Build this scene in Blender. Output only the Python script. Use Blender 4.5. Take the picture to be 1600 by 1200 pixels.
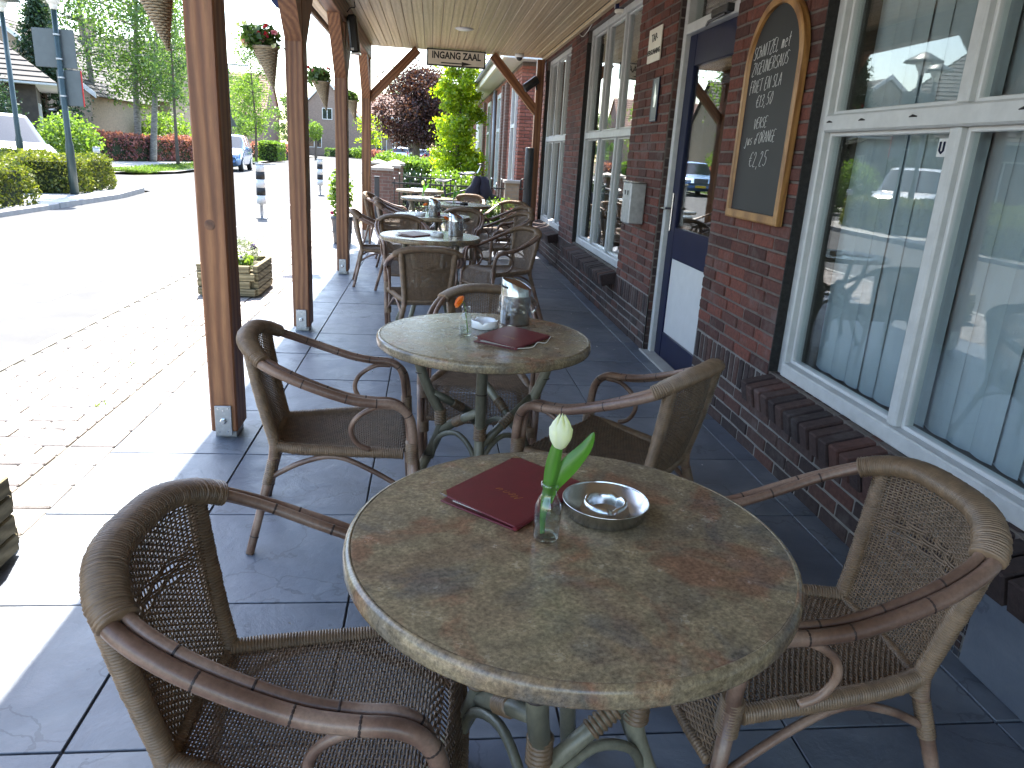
import bpy, math, random
import numpy as np
from mathutils import Vector, Matrix
R = math.radians
for o in list(bpy.data.objects): bpy.data.objects.remove(o)
scene = bpy.context.scene
col = scene.collection

# ---------------------------------------------------------------- camera, sky, sun, exposure
cam_d = bpy.data.cameras.new('camera'); cam = bpy.data.objects.new('camera', cam_d); col.objects.link(cam)
CAMZ = 1.394
def _cam_matrix(yaw, pitch, roll):
    cy, sy, cp, sp = math.cos(yaw), math.sin(yaw), math.cos(pitch), math.sin(pitch)
    fwd = Vector((sy*cp, cy*cp, -sp)); right = Vector((cy, -sy, 0)); up = right.cross(fwd)
    c, s = math.cos(roll), math.sin(roll)
    r2 = right*c+up*s; u2 = right*-s+up*c
    return Matrix(((r2.x, u2.x, -fwd.x), (r2.y, u2.y, -fwd.y), (r2.z, u2.z, -fwd.z)))
cam.matrix_world = Matrix.Translation((0, 0, CAMZ)) @ _cam_matrix(R(6.94), R(17.23), R(3.37)).to_4x4()
cam_d.sensor_width = 36; cam_d.lens = 36*1153/1600; cam_d.clip_start = .05; cam_d.clip_end = 900
scene.camera = cam
SUN_EL, SUN_AZ = R(60), R(13)          # azimuth measured from +y towards -x
world = bpy.data.worlds.new('World'); scene.world = world; world.use_nodes = True
wn = world.node_tree.nodes; wl = world.node_tree.links; wn.clear()
wo = wn.new('ShaderNodeOutputWorld'); bg = wn.new('ShaderNodeBackground'); sky = wn.new('ShaderNodeTexSky')
sky.sky_type = 'NISHITA'; sky.sun_disc = False; sky.sun_elevation = SUN_EL; sky.sun_rotation = -SUN_AZ
sky.air_density = 1.2; sky.dust_density = 1.2; sky.ozone_density = 1.0
bg.inputs[1].default_value = .15
wl.new(sky.outputs[0], bg.inputs[0]); wl.new(bg.outputs[0], wo.inputs[0])
sun_d = bpy.data.lights.new('sun', 'SUN'); sun_d.energy = 4.6; sun_d.angle = R(.55); sun_d.color = (1, .95, .87)
sun = bpy.data.objects.new('sun', sun_d); col.objects.link(sun)
sdir = Vector((-math.sin(SUN_AZ)*math.cos(SUN_EL), math.cos(SUN_AZ)*math.cos(SUN_EL), math.sin(SUN_EL)))
sun.rotation_euler = sdir.to_track_quat('Z', 'Y').to_euler(); sun.location = sdir*60
scene.view_settings.view_transform = 'Standard'; scene.view_settings.look = 'None'
scene.view_settings.exposure = 2.5; scene.view_settings.gamma = 1; scene.view_settings.use_curve_mapping = False
scene.render.engine = 'CYCLES'
scene.cycles.max_bounces = 8; scene.cycles.transparent_max_bounces = 12; scene.cycles.caustics_reflective = False; scene.cycles.caustics_refractive = False

# ---------------------------------------------------------------- materials
def _ramp(nt, fac, stops):
    r = nt.nodes.new('ShaderNodeValToRGB'); e = r.color_ramp.elements
    e[0].position, e[0].color = stops[0][0], (*stops[0][1], 1)
    e[1].position, e[1].color = stops[-1][0], (*stops[-1][1], 1)
    for p, c in stops[1:-1]:
        x = e.new(p); x.color = (*c, 1)
    nt.links.new(fac, r.inputs[0]); return r.outputs[0]
def _map(nt, scale, coord='Object', loc=None):
    tc = nt.nodes.new('ShaderNodeTexCoord'); m = nt.nodes.new('ShaderNodeMapping')
    m.inputs['Scale'].default_value = scale if hasattr(scale, '__len__') else (scale,)*3
    nt.links.new(tc.outputs[coord], m.inputs[0])
    if loc is not None: nt.links.new(loc, m.inputs['Location'])
    return m.outputs[0]
def _noise(nt, vec, scale, detail=6, rough=.6, dist=0):
    n = nt.nodes.new('ShaderNodeTexNoise'); n.inputs['Scale'].default_value = scale; n.inputs['Detail'].default_value = detail
    n.inputs['Roughness'].default_value = rough; n.inputs['Distortion'].default_value = dist
    if vec is not None: nt.links.new(vec, n.inputs['Vector'])
    return n.outputs[0]
def _mix(nt, fac, a, b, mode='MIX'):
    m = nt.nodes.new('ShaderNodeMix'); m.data_type = 'RGBA'; m.blend_type = mode
    for sock, v in ((m.inputs[0], fac), (m.inputs[6], a), (m.inputs[7], b)):
        if hasattr(v, 'is_output'): nt.links.new(v, sock)
        elif hasattr(v, '__len__'): sock.default_value = (*v, 1)
        else: sock.default_value = v
    return m.outputs[2]
def _math(nt, op, a, b=None):
    m = nt.nodes.new('ShaderNodeMath'); m.operation = op
    for s, v in ((m.inputs[0], a), (m.inputs[1], b)):
        if v is None: continue
        if hasattr(v, 'is_output'): nt.links.new(v, s)
        else: s.default_value = v
    return m.outputs[0]
def _bump(nt, p, h, strength=.3, dist=.01):
    b = nt.nodes.new('ShaderNodeBump'); b.inputs['Strength'].default_value = strength; b.inputs['Distance'].default_value = dist
    nt.links.new(h, b.inputs['Height']); nt.links.new(b.outputs[0], p.inputs['Normal'])
def _rand(nt):
    oi = nt.nodes.new('ShaderNodeObjectInfo'); g = nt.nodes.new('ShaderNodeNewGeometry')
    return _math(nt, 'FRACT', _math(nt, 'ADD', oi.outputs['Random'], g.outputs['Random Per Island']))
def new_mat(name):
    m = bpy.data.materials.new(name); m.use_nodes = True
    return m, m.node_tree, m.node_tree.nodes['Principled BSDF']
def mat(name, color, rough=.6, metal=0, var=.12, scale=6, bump=0, bscale=None, spec=.5, coat=0, stretch=(1, 1, 1), bdist=.004):
    m, nt, p = new_mat(name)
    v = _map(nt, stretch); n = _noise(nt, v, scale)
    lo = tuple(c*(1-var) for c in color); hi = tuple(min(1, c*(1+var)) for c in color)
    nt.links.new(_ramp(nt, n, [(.3, lo), (.7, hi)]), p.inputs['Base Color'])
    p.inputs['Roughness'].default_value = rough; p.inputs['Metallic'].default_value = metal
    p.inputs['Specular IOR Level'].default_value = spec; p.inputs['Coat Weight'].default_value = coat
    if bump: _bump(nt, p, _noise(nt, v, bscale or scale*6), bump, bdist)
    return m
def wood(name, cols, scale=(18, 18, 1.2), rough=.55, bump=.25, ringscale=2.2, rnd=True, coat=0, rs=.42):
    m, nt, p = new_mat(name)
    g = nt.nodes.new('ShaderNodeVectorMath'); g.operation = 'SCALE'; g.inputs['Scale'].default_value = 30
    cmb = nt.nodes.new('ShaderNodeCombineXYZ'); r = _rand(nt)
    for i in range(3): nt.links.new(r, cmb.inputs[i])
    nt.links.new(cmb.outputs[0], g.inputs[0])
    v = _map(nt, scale, loc=g.outputs[0])
    n1 = _noise(nt, v, ringscale*.35, 3, .5, 1.5)
    w = nt.nodes.new('ShaderNodeTexWave'); w.wave_type = 'RINGS'; w.rings_direction = 'Z' if scale[2] < scale[0] else ('Y' if scale[1] < scale[0] else 'X')
    w.inputs['Scale'].default_value = ringscale*rs; w.inputs['Distortion'].default_value = 9; w.inputs['Detail'].default_value = 3; w.inputs['Detail Scale'].default_value = .6
    nt.links.new(v, w.inputs['Vector'])
    f = _math(nt, 'ADD', _math(nt, 'MULTIPLY', w.outputs[1], .5), _math(nt, 'MULTIPLY', n1, .5))
    c = _ramp(nt, f, [(.22, cols[0]), (.5, cols[1]), (.78, cols[2])])
    fine = _noise(nt, _map(nt, tuple(s*5 for s in scale)), 1.5, 4, .7)
    c = _mix(nt, .5, c, _ramp(nt, fine, [(.35, (.45, .45, .45)), (.65, (1, 1, 1))]), 'MULTIPLY')
    if rnd: c = _mix(nt, 1, c, _ramp(nt, r, [(0, (.78, .78, .78)), (1, (1.1, 1.08, 1.05))]), 'MULTIPLY')
    nt.links.new(c, p.inputs['Base Color']); p.inputs['Roughness'].default_value = rough; p.inputs['Coat Weight'].default_value = coat
    _bump(nt, p, _math(nt, 'ADD', fine, f), bump, .003)
    return m
def brick_mat(name, stops, rough=.85):
    m, nt, p = new_mat(name); r = _rand(nt)
    c = _ramp(nt, r, stops)
    v = _map(nt, 1, 'Object'); geo = nt.nodes.new('ShaderNodeNewGeometry')
    n = _noise(nt, geo.outputs['Position'], 38, 6, .7); n2 = _noise(nt, geo.outputs['Position'], 5, 4, .6)
    c = _mix(nt, .75, c, _ramp(nt, n, [(.3, (.5, .5, .5)), (.7, (1.25, 1.2, 1.2))]), 'MULTIPLY')
    c = _mix(nt, _math(nt, 'MULTIPLY', _ramp(nt, n2, [(.55, (0, 0, 0)), (.75, (1, 1, 1))]), .35), c, (.2, .18, .17))
    nt.links.new(c, p.inputs['Base Color']); p.inputs['Roughness'].default_value = rough; p.inputs['Specular IOR Level'].default_value = .3
    _bump(nt, p, n, .6, .006)
    return m
def brick_tex(name, c1, c2, mortar, scale=1, rough=.9):
    m, nt, p = new_mat(name)
    geo = nt.nodes.new('ShaderNodeNewGeometry'); sep = nt.nodes.new('ShaderNodeSeparateXYZ'); nt.links.new(geo.outputs['Position'], sep.inputs[0])
    cmb = nt.nodes.new('ShaderNodeCombineXYZ')
    nt.links.new(_math(nt, 'ADD', sep.outputs[0], sep.outputs[1]), cmb.inputs[0]); nt.links.new(sep.outputs[2], cmb.inputs[1])
    b = nt.nodes.new('ShaderNodeTexBrick'); b.inputs['Color1'].default_value = (*c1, 1); b.inputs['Color2'].default_value = (*c2, 1); b.inputs['Mortar'].default_value = (*mortar, 1)
    b.inputs['Scale'].default_value = scale; b.inputs['Brick Width'].default_value = .22; b.inputs['Row Height'].default_value = .0625; b.inputs['Mortar Size'].default_value = .006
    nt.links.new(cmb.outputs[0], b.inputs['Vector']); n = _noise(nt, geo.outputs['Position'], 9)
    nt.links.new(_mix(nt, .5, b.outputs[0], _ramp(nt, n, [(.3, (.6, .6, .6)), (.7, (1.2, 1.2, 1.2))]), 'MULTIPLY'), p.inputs['Base Color'])
    p.inputs['Roughness'].default_value = rough; _bump(nt, p, b.outputs[1], -.4, .01)
    return m
def slate_mat():
    m, nt, p = new_mat('slate'); r = _rand(nt); geo = nt.nodes.new('ShaderNodeNewGeometry')
    vm = nt.nodes.new('ShaderNodeVectorMath'); vm.operation = 'ADD'; cb = nt.nodes.new('ShaderNodeCombineXYZ')
    nt.links.new(_math(nt, 'MULTIPLY', r, 40), cb.inputs[2]); nt.links.new(geo.outputs['Position'], vm.inputs[0]); nt.links.new(cb.outputs[0], vm.inputs[1])
    P = vm.outputs[0]
    big = _noise(nt, P, 2.2, 8, .6, .8); mid = _noise(nt, P, 9, 8, .65, .5); fine = _noise(nt, P, 60, 6, .7)
    c = _ramp(nt, big, [(.3, (.09, .104, .132)), (.5, (.125, .143, .175)), (.72, (.18, .198, .225))])
    c = _mix(nt, .6, c, _ramp(nt, mid, [(.35, (.7, .72, .76)), (.68, (1.2, 1.18, 1.12))]), 'MULTIPLY')
    c = _mix(nt, 1, c, _ramp(nt, r, [(0, (.8, .82, .88)), (1, (1.15, 1.12, 1.05))]), 'MULTIPLY')
    # thin cleft lines
    vo = nt.nodes.new('ShaderNodeTexVoronoi'); vo.feature = 'DISTANCE_TO_EDGE'; vo.inputs['Scale'].default_value = 1.7
    dn = nt.nodes.new('ShaderNodeVectorMath'); dn.operation = 'ADD'; nn = nt.nodes.new('ShaderNodeTexNoise'); nn.inputs['Scale'].default_value = 3; nn.inputs['Detail'].default_value = 5
    nt.links.new(P, nn.inputs['Vector']); nt.links.new(nn.outputs[1], dn.inputs[0]); nt.links.new(P, dn.inputs[1]); nt.links.new(dn.outputs[0], vo.inputs['Vector'])
    step = _math(nt, 'LESS_THAN', vo.outputs[0], .012)
    c = _mix(nt, _math(nt, 'MULTIPLY', step, .35), c, (.03, .035, .045))
    nt.links.new(c, p.inputs['Base Color'])
    nt.links.new(_ramp(nt, mid, [(.3, (.34, .34, .34)), (.7, (.55, .55, .55))]), p.inputs['Roughness'])
    h = _math(nt, 'ADD', _math(nt, 'MULTIPLY', big, 1.2), _math(nt, 'ADD', _math(nt, 'MULTIPLY', mid, .5), _math(nt, 'MULTIPLY', fine, .12)))
    h = _math(nt, 'SUBTRACT', h, _math(nt, 'MULTIPLY', step, .15))
    _bump(nt, p, h, .55, .012); p.inputs['Specular IOR Level'].default_value = .55
    return m
def table_mat():
    m, nt, p = new_mat('stone_laminate'); tc = nt.nodes.new('ShaderNodeTexCoord'); oi = nt.nodes.new('ShaderNodeObjectInfo')
    vm = nt.nodes.new('ShaderNodeVectorMath'); vm.operation = 'ADD'; cb = nt.nodes.new('ShaderNodeCombineXYZ')
    nt.links.new(_math(nt, 'MULTIPLY', oi.outputs['Random'], 30), cb.inputs[0]); nt.links.new(tc.outputs['Object'], vm.inputs[0]); nt.links.new(cb.outputs[0], vm.inputs[1]); P = vm.outputs[0]
    big = _noise(nt, P, 3.2, 7, .62, .9); pat = _noise(nt, P, 5.5, 6, .6, .6); mid = _noise(nt, P, 24, 8, .75); fine = _noise(nt, P, 130, 5, .8)
    c = _ramp(nt, big, [(.28, (.12, .108, .095)), (.40, (.20, .16, .108)), (.50, (.275, .215, .13)), (.60, (.235, .168, .105)), (.74, (.165, .15, .115))])
    red = _ramp(nt, pat, [(.53, (0, 0, 0)), (.62, (1, 1, 1))]); c = _mix(nt, _math(nt, 'MULTIPLY', red, .75), c, (.24, .12, .07))
    pat2 = _noise(nt, P, 4.2, 5, .6, 1.2); c = _mix(nt, _math(nt, 'MULTIPLY', _ramp(nt, pat2, [(.52, (0, 0, 0)), (.66, (1, 1, 1))]), .6), c, (.095, .10, .105))
    c = _mix(nt, .9, c, _ramp(nt, mid, [(.25, (.5, .5, .5)), (.75, (1.5, 1.46, 1.38))]), 'MULTIPLY')
    c = _mix(nt, .7, c, _ramp(nt, fine, [(.36, (.35, .35, .35)), (.64, (1.5, 1.5, 1.5))]), 'MULTIPLY')
    nt.links.new(c, p.inputs['Base Color'])
    nt.links.new(_ramp(nt, mid, [(.3, (.17, .17, .17)), (.7, (.30, .30, .30))]), p.inputs['Roughness'])
    _bump(nt, p, _math(nt, 'ADD', mid, _math(nt, 'MULTIPLY', fine, .5)), .12, .002)
    return m
def leaf_mat(name, c1, c2, trans=.45, rough=.5):
    m, nt, p = new_mat(name); nt.nodes.remove(p); out = nt.nodes['Material Output']
    r = _rand(nt); c = _ramp(nt, r, [(0, c1), (1, c2)])
    d = nt.nodes.new('ShaderNodeBsdfDiffuse'); t = nt.nodes.new('ShaderNodeBsdfTranslucent'); g = nt.nodes.new('ShaderNodeBsdfGlossy')
    g.inputs['Roughness'].default_value = rough; g.inputs['Color'].default_value = (.5, .5, .5, 1)
    nt.links.new(c, d.inputs[0]); nt.links.new(_mix(nt, 1, c, (1.5, 1.6, .7), 'MULTIPLY'), t.inputs[0])
    a = nt.nodes.new('ShaderNodeMixShader'); a.inputs[0].default_value = trans; nt.links.new(d.outputs[0], a.inputs[1]); nt.links.new(t.outputs[0], a.inputs[2])
    b = nt.nodes.new('ShaderNodeMixShader'); b.inputs[0].default_value = .06; nt.links.new(a.outputs[0], b.inputs[1]); nt.links.new(g.outputs[0], b.inputs[2])
    nt.links.new(b.outputs[0], out.inputs[0]); return m
def glass_mat(name, tint=(.93, .97, .96), gain=1.45):
    m, nt, p = new_mat(name); nt.nodes.remove(p); out = nt.nodes['Material Output']
    t = nt.nodes.new('ShaderNodeBsdfTransparent'); t.inputs[0].default_value = (*tint, 1); g = nt.nodes.new('ShaderNodeBsdfGlossy'); g.inputs['Roughness'].default_value = .003
    lw = nt.nodes.new('ShaderNodeLayerWeight'); lw.inputs[0].default_value = .5
    sch = _math(nt, 'ADD', _math(nt, 'MULTIPLY', _math(nt, 'POWER', lw.outputs['Facing'], 5.0), .96), .04)
    k = _math(nt, 'MINIMUM', _math(nt, 'MULTIPLY', sch, gain), 1.0)
    a = nt.nodes.new('ShaderNodeMixShader'); nt.links.new(k, a.inputs[0]); nt.links.new(t.outputs[0], a.inputs[1]); nt.links.new(g.outputs[0], a.inputs[2])
    nt.links.new(a.outputs[0], out.inputs[0]); return m
def paving_far(name):
    m, nt, p = new_mat(name); geo = nt.nodes.new('ShaderNodeNewGeometry')
    b = nt.nodes.new('ShaderNodeTexBrick'); b.inputs['Scale'].default_value = 1; b.inputs['Brick Width'].default_value = .22; b.inputs['Row Height'].default_value = .11; b.inputs['Mortar Size'].default_value = .005
    b.inputs['Color1'].default_value = (.30, .25, .22, 1); b.inputs['Color2'].default_value = (.36, .30, .27, 1); b.inputs['Mortar'].default_value = (.14, .13, .10, 1)
    nt.links.new(geo.outputs['Position'], b.inputs['Vector']); nt.links.new(b.outputs[0], p.inputs['Base Color']); p.inputs['Roughness'].default_value = .9
    return m
M = {}
M['post'] = wood('post_wood', [(.165, .06, .025), (.255, .103, .042), (.33, .15, .064)], (9, 9, .9), .5, .35)
M['beam'] = wood('beam_wood', [(.09, .035, .018), (.17, .07, .035), (.24, .11, .055)], (9, .9, 9), .5, .3)
M['pine'] = wood('pine_board', [(.50, .36, .20), (.62, .47, .29), (.68, .54, .35)], (14, .7, 14), .42, .12, rs=.3)
M['planter'] = wood('planter_wood', [(.13, .11, .06), (.22, .185, .10), (.30, .26, .16)], (3, 3, 12), .8, .4)
M['frame_oak'] = wood('frame_wood', [(.26, .12, .035), (.38, .19, .06), (.45, .24, .08)], (14, 3, 3), .4, .1)
M['cane'] = wood('cane', [(.16, .09, .062), (.25, .15, .105), (.34, .225, .165)], (14, 14, 14), .38, .08, 1.5, coat=.08, rs=.12)
M['bamboo'] = wood('bamboo', [(.12, .112, .078), (.19, .178, .125), (.26, .245, .175)], (10, 10, 4), .38, .08, 1.2, rs=.12)
M['cord'] = mat('woven_cord', (.205, .134, .08), .42, var=.28, scale=30, bump=.15, spec=.5)
M['cord_dark'] = mat('woven_cord_dark', (.18, .117, .07), .45, var=.3, scale=40, bump=.15)
M['binding'] = mat('cane_binding', (.16, .10, .055), .4, var=.25, scale=30)
M['node'] = mat('cane_node', (.03, .016, .012), .5)
M['slate'] = slate_mat(); M['table'] = table_mat()
M['table_edge'] = M['table'].copy(); M['table_edge'].name = 'table_edge_band'
M['joint'] = mat('joint_sand', (.15, .145, .125), .95, scale=30)
M['joint_dark'] = mat('joint_dark', (.035, .036, .038), .95, scale=30); M['mortar'] = mat('mortar', (.12, .10, .088), .95, var=.25, scale=12, bump=.5, bscale=90)
M['brick_red'] = brick_mat('brick_red', [(0, (.06, .027, .023)), (.35, (.11, .042, .032)), (.7, (.165, .056, .04)), (1, (.085, .04, .034))])
M['brick_dark'] = brick_mat('brick_dark', [(0, (.036, .026, .026)), (.5, (.056, .037, .035)), (.85, (.075, .045, .039)), (1, (.10, .045, .036))])
M['paver'] = brick_mat('paver', [(0, (.28, .255, .235)), (.5, (.34, .315, .295)), (1, (.40, .375, .35))])
M['paver_far'] = paving_far('paver_far')
M['asphalt'] = mat('asphalt', (.075, .0745, .074), .95, var=.14, scale=2.5, bump=.5, bscale=160)
M['concrete'] = mat('concrete', (.36, .35, .33), .9, var=.15, scale=6, bump=.3, bscale=60)
M['line'] = mat('road_paint', (.75, .75, .73), .7, var=.1, scale=10)
M['soil'] = mat('soil', (.10, .085, .05), .95, var=.3, scale=5, bump=.5)
M['lawn'] = mat('lawn', (.07, .11, .025), .95, var=.3, scale=4, bump=.6, bscale=40)
M['white'] = mat('white_paint', (.60, .605, .60), .35, var=.05, scale=9, bump=.05)
M['white_old'] = mat('white_paint_old', (.50, .51, .505), .45, var=.1, scale=14, bump=.12)
M['cream'] = mat('cream_plate', (.72, .68, .58), .4, var=.06)
M['navy'] = mat('navy_paint', (.005, .008, .036), .35, var=.15, scale=6, spec=.18); M['pointing'] = mat('grey_pointing', (.19, .178, .165), .95, var=.25, scale=12, bump=.5, bscale=90); M['bitumen'] = mat('bitumen_seal', (.02, .019, .018), .9, var=.5, scale=40, bump=.8, bscale=120, bdist=.01)
M['black'] = mat('black_plastic', (.015, .015, .016), .4, var=.2)
M['ink'] = mat('black_ink', (.012, .012, .012), .6)
M['iron'] = mat('black_iron', (.02, .02, .022), .35, var=.2, bump=.1)
M['slate_board'] = mat('chalkboard', (.010, .0102, .0105), .6, var=.35, scale=4)
M['chalk'] = mat('chalk', (.72, .72, .70), .95, var=.25, scale=120)
M['steel'] = mat('brushed_steel', (.62, .62, .61), .24, 1, var=.08, scale=40, stretch=(1, 1, .05))
M['steel_dull'] = mat('galvanised', (.42, .43, .44), .45, .8, var=.2, scale=20)
M['maroon'] = mat('maroon_leatherette', (.135, .012, .018), .42, var=.12, scale=40, bump=.15, bscale=300)
M['gold'] = mat('gold_foil', (.62, .36, .08), .3, .6)
M['paper'] = mat('paper', (.7, .68, .62), .8)
M['porcelain'] = mat('white_porcelain', (.85, .85, .86), .15)
M['brown'] = mat('brown_liner', (.25, .12, .06), .6)
M['glass'] = glass_mat('window_glass'); M['film'] = glass_mat('clear_film', (.9, .92, .93), 2.0)
def solid_glass(name, ior, color=(.97, .99, .98), rough=0):
    m, nt, p = new_mat(name); p.inputs['Transmission Weight'].default_value = 1; p.inputs['IOR'].default_value = ior; p.inputs['Roughness'].default_value = rough
    p.inputs['Base Color'].default_value = (*color, 1); return m
M['bottle'] = glass_mat('bottle_glass', (.93, .96, .95), 2.6); M['water'] = glass_mat('water', (.90, .94, .92), .5)
M['stem'] = leaf_mat('stem_green', (.12, .24, .035), (.16, .30, .05), .25); M['tulip_leaf'] = leaf_mat('tulip_leaf', (.085, .24, .035), (.12, .30, .05), .45, .3)
M['petal_white'] = leaf_mat('petal_white', (.80, .80, .72), (.86, .86, .80), .4); M['petal_orange'] = leaf_mat('petal_orange', (.75, .17, .01), (.85, .26, .02), .35)
M['petal_red'] = leaf_mat('petal_red', (.55, .01, .03), (.65, .05, .08), .35); M['petal_pink'] = leaf_mat('petal_pink', (.62, .12, .28), (.75, .4, .5), .4)
M['petal_yellow'] = leaf_mat('petal_yellow', (.75, .42, .02), (.8, .55, .05), .4); M['petal_purple'] = leaf_mat('petal_purple', (.09, .03, .22), (.16, .07, .3), .3)
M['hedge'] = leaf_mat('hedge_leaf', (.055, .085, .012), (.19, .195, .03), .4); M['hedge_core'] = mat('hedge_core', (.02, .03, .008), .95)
M['birch'] = leaf_mat('birch_leaf', (.05, .10, .03), (.13, .20, .065), .5); M['lime'] = leaf_mat('lime_leaf', (.08, .15, .02), (.17, .25, .05), .5)
M['gold_leaf'] = leaf_mat('golden_leaf', (.13, .23, .010), (.38, .44, .018), .6); M['purple_leaf'] = leaf_mat('purple_leaf', (.022, .010, .011), (.085, .032, .030), .35)
M['barberry'] = leaf_mat('barberry_leaf', (.13, .035, .045), (.42, .17, .17), .4); M['conifer'] = leaf_mat('conifer_leaf', (.014, .035, .016), (.035, .07, .03), .2)
M['shrub'] = leaf_mat('shrub_leaf', (.07, .14, .02), (.17, .24, .05), .45); M['grey_leaf'] = leaf_mat('lavender_leaf', (.15, .19, .13), (.26, .29, .2), .3)
M['bark'] = mat('bark', (.11, .085, .065), .9, var=.35, scale=9, bump=.6, stretch=(3, 3, .6)); M['birch_bark'] = mat('birch_bark', (.20, .18, .155), .8, var=.6, scale=6, bump=.4, stretch=(1, 1, 3))
M['wicker'] = mat('pale_wicker', (.33, .26, .17), .7, var=.3, scale=25); M['wicker_dark'] = mat('dark_wicker', (.10, .07, .045), .75, var=.3, scale=25)
M['roof_tile'] = mat('roof_tile', (.062, .055, .05), .8, var=.25, scale=5, bump=.3); M['roof_red'] = mat('roof_tile_red', (.21, .115, .085), .8, var=.25, scale=5)
M['tan_brick'] = brick_tex('tan_brick', (.27, .20, .135), (.32, .245, .165), (.25, .22, .18)); M['brown_brick'] = brick_tex('brown_brick', (.215, .155, .125), (.25, .18, .145), (.22, .18, .155))
M['pillar_brick'] = brick_tex('pillar_brick', (.13, .075, .06), (.17, .09, .07), (.18, .16, .14)); M['dark_wall'] = mat('dark_boarding', (.045, .035, .028), .7, var=.3)
M['blue_car'] = mat('blue_car_paint', (.16, .30, .55), .2, .3, var=.03, coat=1); M['white_car'] = mat('white_car_paint', (.72, .74, .77), .2, var=.03, coat=1)
M['red_car'] = mat('red_car_paint', (.33, .02, .025), .2, var=.03, coat=1); M['silver_car'] = mat('silver_car_paint', (.45, .47, .5), .22, .5, var=.03, coat=1)
M['car_glass'] = mat('car_glass', (.02, .025, .03), .04, var=.1, coat=1); M['rubber'] = mat('rubber', (.018, .018, .018), .8); M['lamp_red'] = mat('tail_lamp', (.4, .01, .01), .2); M['lamp_clear'] = mat('head_lamp', (.6, .62, .65), .12)
M['plate_yellow'] = mat('plate_yellow', (.75, .48, .02), .4); M['pole_green'] = mat('pole_green', (.028, .05, .05), .4, var=.2); M['sign_grey'] = mat('sign_back', (.105, .12, .125), .5, .3, var=.1)
M['red_paint'] = mat('red_paint', (.5, .02, .02), .4); M['blind'] = mat('blind_fabric', (.36, .39, .43), .8, var=.06, scale=3, bump=.25, bscale=60, stretch=(1, 6, .3))
M['interior'] = mat('interior_wall', (.10, .08, .06), .9); M['interior_floor'] = mat('interior_floor', (.06, .045, .035), .6); M['pot'] = mat('dark_pot', (.035, .037, .042), .5, var=.2)
M['bag'] = mat('navy_fabric', (.008, .008, .022), .8, var=.25, scale=12, bump=.3); M['terracotta'] = mat('stone_cap', (.33, .30, .26), .9, var=.2, bump=.4); M['anthracite'] = mat('anthracite', (.035, .038, .042), .4, var=.15)
M['milk'] = mat('opal_plastic', (.75, .75, .74), .35); M['zinc'] = mat('zinc', (.22, .23, .24), .5, .5)

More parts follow.
